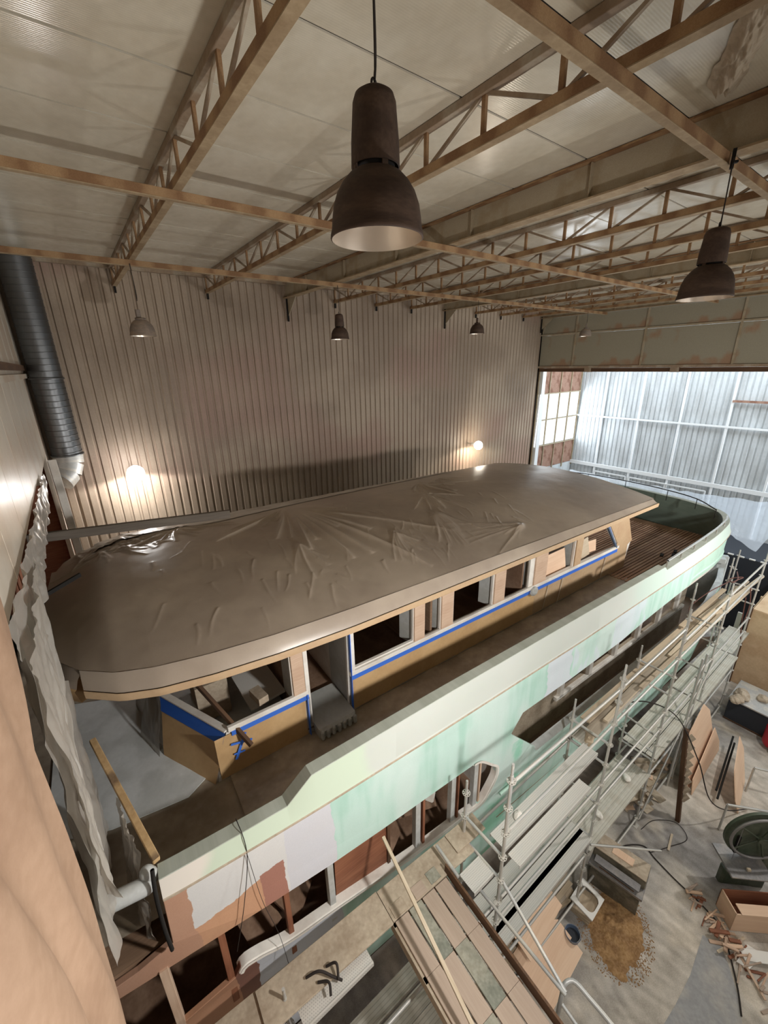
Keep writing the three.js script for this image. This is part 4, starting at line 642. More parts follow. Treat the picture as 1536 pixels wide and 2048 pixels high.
// ---------------------------------------------------------------- scaffold along the near side
const SX = [0.57, 3.64, 6.72, 9.6, 12.6, 15.75], OZ = -2.25, IZ = -2.98;
{
  const s = thing('scaffold', 'galvanised tube scaffold with decks along the yacht side', 'scaffold');
  const ring = (() => { const g = new THREE.Shape(); g.absarc(0, 0, 0.062, 0, Math.PI * 2); for (let k = 0; k < 8; k++) { const h = new THREE.Path(); h.absarc(Math.cos(k * Math.PI / 4) * 0.044, Math.sin(k * Math.PI / 4) * 0.044, 0.0115, 0, Math.PI * 2, true); g.holes.push(h); } const e = new THREE.ExtrudeGeometry(g, { depth: 0.01, bevelEnabled: false, curveSegments: 10 }); e.rotateX(-Math.PI / 2); return e; })();
  const std1 = (x, z, h, lean = 0) => {
    const m = part('standard', tubeG([0, 0, 0], [lean, h, 0], 0.0242, 12), M.galv, s); m.position.set(x, 0, z);
    part('spigot', tubeG([lean, h, 0], [lean, h + 0.2, 0], 0.019, 10), M.galv, m);
    for (let y = 0.29; y < h + 0.05; y += 0.5) part('rosette', ring, M.galv, m).position.set(lean * y / h, y, 0);
    part('base_plate', at(boxG(0.15, 0.012, 0.15), 0, 0.006, 0), M.galv, m);
  };
  const outH = [4.1, 6.4, 6.4, 6.35, 5.9, 6.1], inH = [4.4, 5.35, 5.1, 5.0, 5.6, 5.4];
  SX.forEach((x, i) => { std1(x, OZ, outH[i]); std1(x, IZ, inH[i]); });
  std1(16.9, -3.1, 5.3);
  const tube = (a, b, m = M.galv, r = 0.0242) => part('ledger', [tubeG(a, b, r, 10), at(boxG(0.07, 0.06, 0.05), a[0] + (b[0] - a[0] > 0.5 ? 0.05 : 0), a[1], a[2]), at(boxG(0.07, 0.06, 0.05), b[0] - (b[0] - a[0] > 0.5 ? 0.05 : 0), b[1], b[2])], m, s);
  // guard rails and ledgers of the outer row
  for (let i = 1; i < 5; i++) {
    const a = SX[i], b = SX[i + 1], yTop = [0, 6.25, 6.1, 5.72, 5.75][i];
    tube([a, yTop, OZ], [b, i === 1 ? 6.1 : yTop - 0.02, OZ]); tube([a, 5.29, OZ], [b, 5.29, OZ]); tube([a, 3.79, OZ], [b, 3.79, OZ]); tube([a, 3.29, OZ], [b, 3.29, OZ]); tube([a, 1.79, OZ], [b, 1.79, OZ]); tube([a, 0.29, OZ], [b, 0.29, OZ]);
    tube([a, 4.29, IZ], [b, 4.29, IZ]); tube([a, 1.79, IZ], [b, 1.79, IZ]);
  }
  tube([SX[0], 3.79, OZ], [SX[1], 3.79, OZ]);
  // transoms
  SX.forEach((x, i) => { for (const y of i ? [4.29, 4.79, 2.29, 1.79] : [4.1]) tube([x, y, IZ], [x, y, OZ]); });
  for (const [i, y] of [[2, 3.3], [3, 3.1], [3, 2.6], [4, 3.4]]) part('side_bracket', tubeG([SX[i], y, IZ - 0.12], [SX[i] + 0.04, y - 0.12, OZ], 0.024, 10), M.galv, s);
  // diagonal brace beside the gangway and long braces on the face
  part('brace', tubeG([3.66, 4.27, OZ + 0.03], [3.47, 3.98, -1.06], 0.024, 10), M.galv, s); part('brace', tubeG([3.44, 4.0, -2.7], [3.44, 4.0, -1.04], 0.024, 10), M.galv, s);
  part('brace', tubeG([6.72, 2.1, OZ + 0.04], [8.4, 1.3, -1.4], 0.022, 10), M.galv, s);
  part('brace', tubeG([9.6, 0.3, OZ + 0.05], [12.6, 3.8, OZ + 0.05], 0.02, 10), M.galv, s);
  // punched steel planks
  const plank = (x0, x1, y, z, w = 0.3, m = M.galvPlank, name = 'steel_plank') => {
    const L = x1 - x0, g = [at(boxG(L, 0.006, w), 0, 0, 0), at(boxG(L, 0.06, 0.012), 0, -0.03, w / 2 - 0.006), at(boxG(L, 0.06, 0.012), 0, -0.03, -w / 2 + 0.006), at(boxG(L, 0.014, 0.02), 0, 0.006, w / 2 - 0.012), at(boxG(L, 0.014, 0.02), 0, 0.006, -w / 2 + 0.012)];
    part(name, g, m, s).position.set((x0 + x1) / 2, y, z);
  };
  plank(3.98, 6.78, 4.36, -2.58, 0.3); plank(3.98, 6.02, 4.34, -2.27, 0.22); plank(0.66, 1.62, 4.3, -2.78, 0.3);
  plank(3.2, 3.62, 4.3, -2.5, 0.3); for (const z of [-2.9, -2.6, -2.35]) plank(0.62, 3.6, 2.3, z, 0.26, M.aluDeck, 'deck_plank');
  for (const z of [-2.82, -2.5, -2.34]) { plank(3.66, 6.7, 2.3, z, 0.28); plank(6.76, 9.58, 1.86, z, 0.28, M.aluDeck, 'deck_plank'); }
  for (let i = 3; i < 5; i++) for (const z of [-2.83, -2.53, -2.32]) plank(SX[i] + 0.03, SX[i + 1] - 0.03, 2.34, z, 0.27, M.aluDeck, 'deck_plank');
  for (const z of [-2.82]) { plank(9.62, 12.58, 4.34, z, 0.3, M.aluDeck, 'deck_plank'); plank(12.62, 15.75, 4.34, z, 0.3, M.aluDeck, 'deck_plank'); plank(6.76, 9.58, 4.34, z, 0.3, M.aluDeck, 'deck_plank'); }
  for (const z of [-2.8, -2.5]) plank(15.78, 17.6, 2.34, z, 0.28, M.aluDeck, 'deck_plank');
  part('lattice_post', [tubeG([11.45, 0, -2.2], [11.45, 4.4, -2.2], 0.03, 8), tubeG([11.75, 0, -2.2], [11.75, 4.4, -2.2], 0.03, 8)].concat([...Array(9).keys()].map((k) => tubeG([11.45, 0.3 + k * 0.45, -2.2], [11.75, 0.5 + k * 0.45, -2.2], 0.015, 6))), M.galv, s);
}
// boards laid on the fore walkway
const board = (x0, y0, z0, x1, y1, z1, w, t, m, label, group = 'boards on the scaffold') => solo('timber_board', barG([x0, y0, z0], [x1, y1, z1], w, t, 0.004), m, label, 'board', group);
board(0.3, 4.37, -3.04, 2.05, 4.37, -2.98, 0.44, 0.035, M.boardTan, 'wide tan board on the walkway, left of the gangway');
board(2.06, 4.37, -2.98, 3.6, 4.37, -2.92, 0.42, 0.035, M.boardTan, 'wide tan board on the walkway at the head of the gangway');
board(3.35, 4.41, -2.98, 3.95, 4.44, -2.95, 0.3, 0.03, M.boardTan, 'short tan board by the rounded window end');
board(-0.5, 4.33, -3.12, 0.9, 4.33, -3.06, 0.4, 0.03, M.boardTan, 'wide dusty board at the lower left end of the walkway');
{ // long loose timbers on the upper lift aft
  const L = 'long dusty timber lying on the upper scaffold lift';
  const list = [[7.2, 4.5, -2.95, 10.4, 4.55, -2.9, 0.2, 0.04, 0], [8.1, 4.52, -2.72, 12.3, 4.56, -2.78, 0.16, 0.05, 3], [7.5, 4.5, -2.68, 10.9, 4.54, -2.72, 0.1, 0.06, 2], [9.8, 4.58, -2.94, 14.6, 4.62, -2.86, 0.22, 0.04, 0], [10.6, 4.6, -2.66, 15.9, 4.64, -2.72, 0.14, 0.05, 2], [11.2, 4.56, -2.62, 16.1, 4.6, -2.5, 0.2, 0.04, 2], [12.9, 4.66, -2.8, 16.4, 4.7, -2.62, 0.09, 0.06, 2], [8.9, 4.62, -2.62, 13.6, 4.66, -2.52, 0.08, 0.05, 1], [12.0, 4.7, -2.95, 15.2, 4.72, -2.9, 0.12, 0.04, 0], [7.0, 4.46, -2.72, 8.8, 4.48, -2.84, 0.24, 0.03, 3], [13.8, 4.74, -2.6, 17.0, 4.78, -2.4, 0.1, 0.05, 2]];
  const rank = ['first', 'second', 'third', 'fourth', 'fifth', 'sixth', 'seventh', 'eighth', 'ninth', 'tenth', 'outermost'];
  list.sort((a, b) => a[2] + a[5] - b[2] - b[5]).forEach((q, i) => board(...q.slice(0, 8), M.wood[q[8]], L + ', ' + rank[i] + (i < 10 ? ' from the hull' : ''), 'loose timbers on the upper lift'));
  solo('jerry_can', [at(boxG(0.3, 0.38, 0.16, 0.03), 7.0, 4.2, -2.72, 0.4), at(boxG(0.05, 0.05, 0.04), 6.93, 4.41, -2.7)], M.wood[0], 'cream plastic container on the scaffold by the second bay', 'container');
  for (const [x, z, r] of [[4.55, -2.62, 0.3], [9.0, -2.5, 0.9], [7.6, -2.46, 1.2]]) { const g = new THREE.IcosahedronGeometry(0.07, 2), p = g.attributes.position; for (let i = 0; i < p.count; i++) { const k = 0.7 + 0.7 * fbm(p.getX(i) * 22 + x, p.getZ(i) * 22, 3, 0, 0, 611); p.setXYZ(i, p.getX(i) * k * 1.5, p.getY(i) * k * 0.6, p.getZ(i) * k); } g.computeVertexNormals(); solo('paper_scrap', at(g, x, x < 5 ? 4.41 : 1.92, z, r), M.primer, x < 5 ? 'crumpled white scrap on the punched steel plank' : x > 8 ? 'crumpled white scrap on the scaffold deck, farther one' : 'crumpled white scrap on the scaffold deck, nearer one', 'scrap', 'scraps on the scaffold'); }
  // hoses and cables
  solo('air_hose', [pathG([[16.2, 5.0, -2.9], [15.7, 4.95, -2.75], [15.5, 4.9, -2.8], [15.8, 4.86, -2.95], [16.1, 4.92, -2.7], [15.6, 4.85, -2.85]], 0.018, 60, 6), pathG([[15.6, 4.86, -2.9], [14.2, 4.9, -3.05], [13.0, 4.86, -3.1], [12.6, 4.9, -3.0]], 0.014, 40, 6), pathG([[15.7, 4.86, -2.4], [15.75, 4.2, -2.3], [15.6, 3.4, -2.3], [15.8, 2.9, -2.25], [15.7, 3.6, -2.35], [15.62, 4.5, -2.42]], 0.016, 50, 6)], std({ color: '#6d463c', roughness: 0.6 }), 'reddish brown hose coiled over the far scaffold end', 'hose');
  solo('power_cable', pathG([...yachtPath([[8.2, 3.9, -3.72], [8.8, 3.62, -3.4], [9.4, 3.55, -3.3]]), [9.7, 3.7, -2.7], [10.2, 3.4, -2.2], [10.6, 2.2, -1.6], [10.9, 1.0, -1.2], [11.6, 0.35, -0.9], [12.4, 0.05, -0.6]], 0.014, 80, 6), M.cable, 'dark power cable hanging from the side deck to the floor', 'cable');
}
function yachtPath(l) { return l.map((p) => yachtToHall(...p)); }
{ // cabling hung over the bulwark near the bow
  const P = (l) => l.map((p) => yachtToHall(...p));
  solo('hanging_wire', [pathG(P([[0.42, 6.53, -3.82], [0.42, 6.58, -3.7], [0.43, 6.53, -3.6], [0.43, 6.3, -3.53], [0.3, 5.6, -3.5], [0.12, 4.9, -3.49]]), 0.005, 40, 6), pathG(P([[0.43, 6.3, -3.53], [0.5, 5.4, -3.5], [0.62, 4.6, -3.47], [0.66, 3.9, -3.3]]), 0.0035, 40, 6)], M.cable, 'thin dark wire hung over the bulwark near the bow', 'wire');
}
{ // gangway of boards from the viewer's side to the walkway
  const t = thing('gangway', 'timber gangway of pinkish and grey-green boards', 'gangway', null, [2.06, 4.36, -2.76]); t.rotation.y = -0.04;
  const W = 0.235, cols = [M.boardPink, M.boardGreen, M.boardPink, M.boardPink], cols2 = [M.boardPink, M.boardPink, M.boardGreen, M.boardPink];
  for (let r = 0; r < 4; r++) for (let c = 0; c < 4; c++) {
    const L = 0.66, m = r % 2 ? cols2[c] : cols[c], g = at(boxG(L - 0.004, 0.03, W - 0.02, 0.004), 0, 0, 0, Math.PI / 2);
    part('tread_board', g, m, t).position.set(0.12 + c * W, -0.0, 0.33 + r * L);
  }
  for (let r = 0; r <= 4; r++) part('cross_bearer', at(boxG(0.98, 0.06, 0.07), 0.47, -0.05, r * 0.66), M.woodDark, t);
  part('toe_board', at(boxG(0.03, 0.17, 2.9, 0.004), 0.975, 0.09, 1.38), M.woodDark, t, 'dark toe board on the right edge'); part('stringer', at(boxG(0.05, 0.16, 2.8), 0.0, -0.1, 1.35), M.boardTan, t, 'pale stringer on the left edge');
  part('stringer', at(boxG(0.05, 0.1, 2.9), 1.02, -0.03, 1.4), M.boardTan, t); part('end_block', at(boxG(0.22, 0.04, 0.16), 0.14, 0.02, -0.1), M.boardTan, t); part('end_block', at(boxG(0.2, 0.04, 0.16), 0.5, 0.02, -0.1), M.boardPink, t); part('end_block', at(boxG(0.18, 0.04, 0.16), 0.78, 0.02, -0.12), M.boardGreen, t);
  part('handrail', tubeG([1.02, 0.2, -0.32], [1.02, 0.16, 0.16], 0.026, 10), M.galv, t, 'grey tube handrail end');
}
solo('leaning_batten', barG([2.32, 5.1, -3.35], [2.05, 4.45, -0.75], 0.045, 0.035, 0.003), M.wood[2], 'pale batten leaning from the gangway to the window opening', 'batten');
{ // tubular stair rail at the bottom edge
  const t = thing('stair_rail', 'bent grey tube rail of the access stair at the bottom', 'hand rail');
  part('top_tube', pathG([[3.5, 3.2, -1.1], [3.52, 3.7, -1.11], [3.6, 3.84, -1.13], [3.7, 3.86, -1.08], [3.73, 3.84, -0.85], [3.74, 3.8, -0.3], [3.76, 3.7, 0.6]], 0.03, 60, 10), M.galv, t);
  part('post', tubeG([3.5, 3.25, -1.1], [3.5, 0.0, -1.1], 0.03, 10), M.galv, t); part('lower_tube', tubeG([3.51, 3.6, -1.09], [3.56, 3.1, 0.6], 0.022, 10), M.galv, t);
}
{ // black hose and hooks on the walkway by the bow
  const k = [[[0.85, 4.42, -2.98], [1.0, 4.5, -2.9], [1.12, 4.44, -2.78], [1.2, 4.4, -2.7]], [[0.95, 4.41, -2.86], [1.05, 4.46, -2.76], [1.02, 4.41, -2.66]], [[1.1, 4.42, -2.92], [1.2, 4.5, -2.84], [1.16, 4.43, -2.72]]];
  solo('hose_bundle', k.map((l) => pathG(l, 0.016, 24, 7)), M.cable, 'bundle of short black hoses on the walkway near the bow', 'hose');
}

// ---------------------------------------------------------------- things on the floor
{ // planing machine under the scaffold
  const t = thing('planing_machine', 'grey boxy planing machine standing in sawdust', 'machine', null, [7.75, 0, -1.9], 0.18);
  part('cabinet', [at(boxG(0.5, 0.6, 1.0, 0.015), 0, 0.3, 0)], M.machine, t); part('table', at(boxG(0.62, 0.06, 1.08, 0.01), -0.02, 0.68, 0), M.machineTop, t); part('infeed_opening', at(boxG(0.02, 0.12, 0.7), -0.27, 0.66, 0.02), M.woodDark, t);
  part('head', at(boxG(0.4, 0.26, 1.06, 0.015), 0.1, 0.86, 0), M.machine, t); part('head_cover', at(boxG(0.42, 0.02, 1.04), 0.1, 1.0, 0), M.boardTan, t, 'pale dusty lid'); part('chip_guard', at(boxG(0.14, 0.03, 0.9), -0.2, 0.82, 0, 0, 0.5), M.machineTop, t); part('lid_board', at(boxG(0.18, 0.012, 0.42), 0.1, 1.016, 0.02), M.ply, t, 'small plywood offcut on the lid');
}
{ // sawdust heap
  const g = gridG(70, 60, (u, v) => { const x = lerp(-0.95, 0.95, u), z = lerp(-0.75, 0.75, v), n = fbm(x * 3 + 9, z * 3, 5, 0, 0, 701), q = Math.hypot(x / 0.9, z / 0.7) + 0.9 * (n - 0.5); return [x, Math.max(-0.03, 0.13 * Math.exp(-q * q * 2.6) * (0.6 + 0.8 * n) - 0.02 + 0.05 * (fbm(x * 14, z * 14, 3, 0, 0, 703) - 0.5) * (1.2 - q)), z]; }, (u, v, p) => [p[0], p[2]]);
  const o = thing('sawdust', 'brown heap of sawdust in front of the planing machine', 'sawdust', null, [7.05, 0, -1.55], 0.5); o.userData.kind = 'stuff';
  part('heap', g, M.sawdust, o);
  const fl = new THREE.InstancedMesh(new THREE.OctahedronGeometry(0.011), M.sawdust, 2600), mm = new THREE.Matrix4(); fl.name = 'scattered_sawdust'; fl.userData.kind = 'stuff';
  for (let k = 0; k < 2600; k++) { const a = rr(0, Math.PI * 2), q = 0.45 + 0.75 * Math.pow(rnd(), 1.6); mm.compose(V3(Math.cos(a) * 0.8 * q, 0.004, Math.sin(a) * 0.62 * q), new THREE.Quaternion().setFromEuler(new THREE.Euler(0, a * 7, 0)), V3(rr(0.6, 2.2), 0.3, rr(0.6, 1.6))); fl.setMatrixAt(k, mm); }
  o.add(fl);
}
{ // white panel with a rounded hole
  const s = new THREE.Shape([[-0.29, -0.25], [0.29, -0.25], [0.29, 0.25], [-0.29, 0.25]].map((p) => new THREE.Vector2(...p))), h = new THREE.Path(); h.moveTo(-0.2, -0.06); h.quadraticCurveTo(-0.2, -0.2, -0.06, -0.2); h.lineTo(0.06, -0.2); h.quadraticCurveTo(0.2, -0.2, 0.2, -0.06); h.lineTo(0.2, 0.06); h.quadraticCurveTo(0.2, 0.2, 0.06, 0.2); h.lineTo(-0.06, 0.2); h.quadraticCurveTo(-0.2, 0.2, -0.2, 0.06); h.closePath(); s.holes.push(h);
  const g = metreUV(new THREE.ExtrudeGeometry(s, { depth: 0.03, bevelEnabled: false })); g.rotateX(-Math.PI / 2 + 0.15);
  solo('cutout_panel', at(g, 6.88, 0.3, -2.1, 0.06), M.white, 'white panel with a rounded square hole leaning on boards', 'panel');
  solo('plank_stack', [0, 1, 2].map((k) => at(boxG(0.52, 0.05, 0.42, 0.004), 6.85, 0.03 + k * 0.07, -2.13, 0.1 + k * 0.06)), M.wood[0], 'low stack of short boards under the white cut-out panel', 'boards');
}
{ const prof = [[0, 0], [0.12, 0], [0.15, 0.24], [0.158, 0.245], [0.146, 0.24], [0.117, 0.012], [0, 0.012]].map((p) => new THREE.Vector2(...p));
  const t = thing('bucket', 'blue-grey plastic bucket on the floor', 'bucket', null, [6.12, 0, -1.98]); part('bowl', new THREE.LatheGeometry(prof, 28), M.blue, t); const hd = new THREE.TorusGeometry(0.15, 0.005, 6, 24, Math.PI); part('handle', at(hd, 0, 0.2, 0, 0.4, 0, 1.2), M.galv, t); part('water', at(new THREE.CylinderGeometry(0.135, 0.135, 0.004, 24), 0, 0.16, 0), M.darkSteel, t); }
{ // plywood under the first bay
  const g = extrudeXY([[0, 0], [1.25, 0], [1.25, 0.62], [0.8, 0.95], [0, 0.95]], 0.02); g.rotateX(-1.15);
  solo('plywood_sheet', at(g, 4.85, 0.05, -1.62, 0.08), M.ply, 'pink plywood sheet leaning below the first scaffold bay', 'plywood');
  solo('plywood_sheet', at(boxG(1.3, 0.02, 0.7), 5.5, 0.75, -2.55, 0.1, 0.0, 0.5), M.ply, 'plywood sheet behind the pink one below the scaffold', 'plywood');
}
// offcuts of wood under the scaffold and round the machines
const laid = [];
const overlap2 = (a, b) => { for (const q of [a, b]) for (const t of [q.r, q.r + Math.PI / 2]) { const ax = Math.cos(t), az = -Math.sin(t), pr = (s) => { const c = s.x * ax + s.z * az, e = Math.abs(Math.cos(s.r) * ax - Math.sin(s.r) * az) * s.L / 2 + Math.abs(Math.sin(s.r) * ax + Math.cos(s.r) * az) * s.w / 2; return [c - e, c + e]; }; const [a0, a1] = pr(a), [b0, b1] = pr(b); if (a1 < b0 || b1 < a0) return false; } return true; };
const rest = (x, z, L, w, t, r) => { const me = { x, z, L, w, r }; let y = 0.004; for (const o of laid) if (overlap2(me, o)) y = Math.max(y, o.top); me.top = y + t + 0.003; laid.push(me); return y + t / 2; };
const chip = (x, y, z, L, w, t, ry, rz, m, label, group, rx = 0) => solo('wood_offcut', at(boxG(L, t, w, Math.min(0.004, t / 4)), x, y, z, ry, rz, rx), m, label, 'offcut', group);
seed = 4242;
const heap = (n, fx, fz, L0, L1, w0, w1, r0, r1, mats, label, group) => { for (let k = 0; k < n; k++) { const L = rr(L0, L1), w = rr(w0, w1), t = rr(0.014, 0.035), r = rr(r0, r1), a = rnd(), x = fx(a), z = fz(a); chip(x, rest(x, z, L, w, t, r), z, L, w, t, r, 0, mats[k % mats.length], label, group); } };
heap(34, () => rr(4.3, 6.5), () => rr(-2.85, -2.4), 0.35, 1.5, 0.06, 0.26, -0.3, 0.3, M.wood, 'loose offcut in the heap below the first two scaffold bays', 'offcuts below the first bays');
heap(46, () => rr(9.8, 12.3), () => rr(-2.85, -2.4), 0.3, 0.9, 0.08, 0.3, -1.4, 1.4, [M.wood[0], M.wood[2], M.ply, M.boardTan], 'offcut in the tall wood heap behind the notched post', 'offcuts in the tall heap');
heap(56, (a) => lerp(9.05, 8.25, a) + rr(-0.2, 0.18), (a) => lerp(-0.85, 0.75, a) + rr(-0.12, 0.15), 0.1, 0.42, 0.02, 0.07, -1.2, 0.2, [M.woodPink, M.ply, M.boardPink, M.woodRed], 'small pinkish offcut strewn beside the band saw', 'offcuts beside the band saw');
chip(8.63, 0.07, 0.05, 0.75, 0.05, 0.02, -0.35, 0, M.wood[2], 'pale stick crossing another beside the white panels'); chip(8.6, 0.05, 0.2, 1.3, 0.05, 0.02, -2.25, 0, M.woodPink, 'long pinkish stick beside the white panels');
solo('painted_board', at(extrudeXY([[0, 0], [0.2, 0], [0.46, 0.44], [0.2, 0.46]], 0.015).rotateX(-Math.PI / 2), 8.42, 0.05, 0.2, -1.25), M.white, 'four-cornered white panel lying on the floor, nearer one', 'panel');
solo('painted_board', at(boxG(0.66, 0.02, 0.2), 8.85, 0.09, 0.46, -0.78), M.white, 'white panel strip lying by the brown crate', 'panel');
{ // band saw
  const t = thing('band_saw', 'old green band saw with an open spoked wheel', 'band saw', null, [10.05, 0, -0.22], -0.75);
  const R = 0.58, wheel = (y, tilt) => { const rim = new THREE.TorusGeometry(R, 0.03, 10, 48), w = part('wheel', at(rim, 0, y, 0.1, 0, 0, tilt), M.machineTop, t, 'bright metal wheel rim'); for (let k = 0; k < 5; k++) part('wheel_spoke', at(tubeG([0, 0, 0], [Math.cos(k * 1.2566) * R, Math.sin(k * 1.2566) * R, 0], 0.018, 6), 0, y, 0.1, 0, 0, tilt), M.green, w); part('wheel_hub', at(new THREE.CylinderGeometry(0.07, 0.07, 0.09, 16).rotateX(Math.PI / 2), 0, y, 0.1, 0, 0, tilt), M.green, w); };
  part('frame', [at(boxG(0.26, 1.75, 0.22, 0.03), 0.42, 0.88, -0.1), at(boxG(0.9, 0.5, 0.2, 0.05), 0.05, 0.3, -0.06)], M.green, t, 'dark green cast frame'); part('upper_guard', at(new THREE.CylinderGeometry(0.66, 0.66, 0.06, 40, 1).rotateX(Math.PI / 2), 0, 1.72, 0.0), M.green, t);
  wheel(1.72, 0); part('saw_table', at(boxG(0.85, 0.045, 0.7, 0.01), -0.2, 1.0, 0.12), M.machineTop, t, 'grey steel table'); part('table_trunnion', at(boxG(0.2, 0.3, 0.2), -0.05, 0.84, 0.0), M.machine, t); part('blade', at(boxG(0.012, 1.3, 0.003), -0.41, 1.4, 0.1), M.machineTop, t); part('guide_post', at(boxG(0.05, 0.5, 0.05), -0.38, 1.45, 0.06), M.black, t); part('fence_block', at(boxG(0.07, 0.05, 0.05), -0.2, 1.05, 0.3), M.wood[2], t);
}
{ const t = thing('brown_crate', 'long open brown plywood crate beside the band saw', 'crate', null, [9.65, 0, 0.28], -0.72);
  part('long_side', at(boxG(1.5, 0.55, 0.02, 0.003), 0, 0.29, -0.22), M.woodRed, t); part('long_side', at(boxG(1.5, 0.55, 0.02, 0.003), 0, 0.29, 0.22), M.ply, t); part('end_side', at(boxG(0.02, 0.55, 0.44), -0.74, 0.29, 0), M.ply, t); part('end_side', at(boxG(0.02, 0.55, 0.44), 0.74, 0.29, 0), M.ply, t); part('bottom', at(boxG(1.46, 0.02, 0.42), 0, 0.03, 0), M.woodRed, t); part('lid', at(boxG(1.4, 0.02, 0.2), 0.05, 0.575, 0.14), M.ply, t); }
{ // standing plywood and rods
  const g = extrudeXY([[0, 0], [1.3, 0.0], [1.9, 0.62], [1.75, 1.1], [0.5, 0.9], [0, 0.35]], 0.02);
  solo('plywood_sheet', at(g, 12.05, 0.03, -0.72, 0.14, 0, -0.35), M.ply, 'angular pale plywood piece standing by the work table', 'plywood');
  for (const dx of [0, 0.25]) solo('steel_bar', at(boxG(2.1, 0.06, 0.05), 12.9 + dx, 0.42, -1.3 - dx * 0.4, 0.12, 0.16), M.black, dx ? 'dark steel bar beside the angular plywood, farther one' : 'dark steel bar beside the angular plywood, nearer one', 'steel bar');
  const w = thing('work_frame', 'galvanised pipe frame table at the right edge', 'work frame', null, [12.6, 0, 0.0]); for (const [a, b] of [[[-1.4, 0.9, -0.9], [0.6, 0.9, 1.4]], [[0.4, 0.9, -0.8], [1.6, 0.9, 1.0]]]) part('rail', tubeG(a, b, 0.03, 8), M.galv, w); for (const [x, z] of [[-1.4, -0.9], [0.4, -0.8], [0.6, 1.4], [1.6, 1.0]]) part('leg', tubeG([x, 0, z], [x, 0.9, z], 0.025, 8), M.galv, w);
}
{ // plywood sheets leaning on the scaffold and the notched post in front
  const g = extrudeXY([[0, 0], [2.1, 0], [2.15, 0.7], [1.75, 1.7], [1.2, 2.2], [-0.05, 1.85]], 0.018), g2 = extrudeXY([[0, 0], [2.3, 0], [2.35, 0.3], [1.95, 1.0], [0.1, 0.42]], 0.018);
  solo('plywood_sheet', at(g, 11.6, 0.02, -1.78, 0.02, 0, -0.16), M.ply, 'large pink plywood sheet leaning on the scaffold, behind', 'plywood');
  solo('plywood_sheet', at(g2, 11.67, 0.02, -1.66, 0.02, 0, -0.2), M.ply, 'pink plywood sheet leaning on the scaffold, in front', 'plywood');
  const t = thing('notched_post', 'dark upright timber rack with stepped notches', 'timber rack', null, [10.6, 0, -1.62]); part('upright', barG([0, 0, 0], [0, 2.85, -0.35], 0.1, 0.1, 0.005), M.woodDark, t); for (let k = 0; k < 8; k++) part('notch_block', at(boxG(0.2, 0.1, 0.1, 0.004), 0.1, 0.75 + k * 0.26, -0.02 - k * 0.032, -0.6, 0.75), M.boardTan, t);
}
{ // dark cabinet with rags, red compressor, tall crate and container at the far right
  const t = thing('storage_bench', 'dark grey metal bench with rags on top', 'bench', null, [16.25, 0, -1.52], 0); part('body', at(boxG(1.25, 0.8, 1.1, 0.01), 0.0, 0.42, 0), M.darkSteel, t); part('top', at(boxG(1.32, 0.04, 1.16, 0.008), 0.0, 0.84, 0), M.galv, t); part('plinth', at(boxG(1.28, 0.05, 1.12), 0.0, 0.03, 0), M.woodDark, t);
  for (const [dx, dz, s] of [[-0.55, 0.1, 0.17], [-0.05, -0.12, 0.2], [0.45, 0.1, 0.15]]) { const g = new THREE.IcosahedronGeometry(s, 3), p = g.attributes.position; for (let i = 0; i < p.count; i++) { const k = 0.6 + 0.9 * fbm(p.getX(i) * 9 + dx * 9, p.getZ(i) * 9 + p.getY(i) * 5, 4, 0, 0, 711); p.setXYZ(i, p.getX(i) * k * 1.3, p.getY(i) * k * 0.7, p.getZ(i) * k); } g.computeVertexNormals(); solo('rag', at(g, 16.0 + dx * 0.7, 0.87 + s * 0.38, -1.7 + dz + dx * 0.5), M.boardTan, dx < -0.3 ? 'left one of the beige rags on the dark bench' : dx < 0 ? 'largest of the beige rags on the dark bench' : 'right one of the beige rags on the dark bench', 'rag'); }
  const c = thing('air_compressor', 'red air compressor tank on wheels', 'compressor', null, [15.3, 0, -0.8], 0.3); part('tank', at(new THREE.CapsuleGeometry(0.22, 0.5, 8, 24), 0, 0.5, 0), M.red, c); part('head', at(boxG(0.2, 0.16, 0.16, 0.02), 0, 1.05, 0), M.machineTop, c); part('handle', pathG([[-0.2, 0.8, 0.1], [-0.26, 1.1, 0.12], [0.0, 1.2, 0.14], [0.26, 1.1, 0.12], [0.2, 0.8, 0.1]], 0.015, 30, 6), M.red, c); for (const s of [-1, 1]) part('wheel', at(new THREE.TorusGeometry(0.09, 0.03, 8, 20), s * 0.22, 0.12, 0.05, Math.PI / 2), M.black, c);
  const k = thing('tall_crate', 'tall tan wooden crate standing at the right edge', 'crate', null, [19.8, 0, -1.75], 0); for (let i = 0; i < 6; i++) part('side_board', at(boxG(3.9, 0.5, 0.04, 0.006), 0.0, 0.32 + i * 0.52, -0.75), M.crate, k); part('end_side', at(boxG(0.05, 3.1, 1.5), -1.95, 1.6, 0), M.crate, k); for (let i = 0; i < 4; i++) part('batten', at(boxG(0.1, 3.1, 0.05), -1.9 + i * 1.25, 1.6, -0.8), M.crate, k); part('top', at(boxG(3.9, 0.04, 1.5), 0, 3.15, 0), M.crate, k); part('dark_edge', at(boxG(0.08, 3.2, 0.08), -1.98, 1.6, -0.77), M.woodDark, k);
  const d = thing('storage_container', 'black box container beyond the stern', 'container', null, [23.1, 0, -4.0]); part('body', at(boxG(2.6, 3.45, 5.2, 0.02), 0, 1.73, 0), M.darkSteel, d); for (let i = 0; i < 14; i++) part('roof_edge_tooth', at(boxG(0.06, 0.05, 0.2), -1.3, 3.47, -2.5 + i * 0.37), M.white, d); part('corner_post', at(boxG(0.1, 3.45, 0.1), -1.3, 1.73, 2.6), M.darkSteel, d);
}
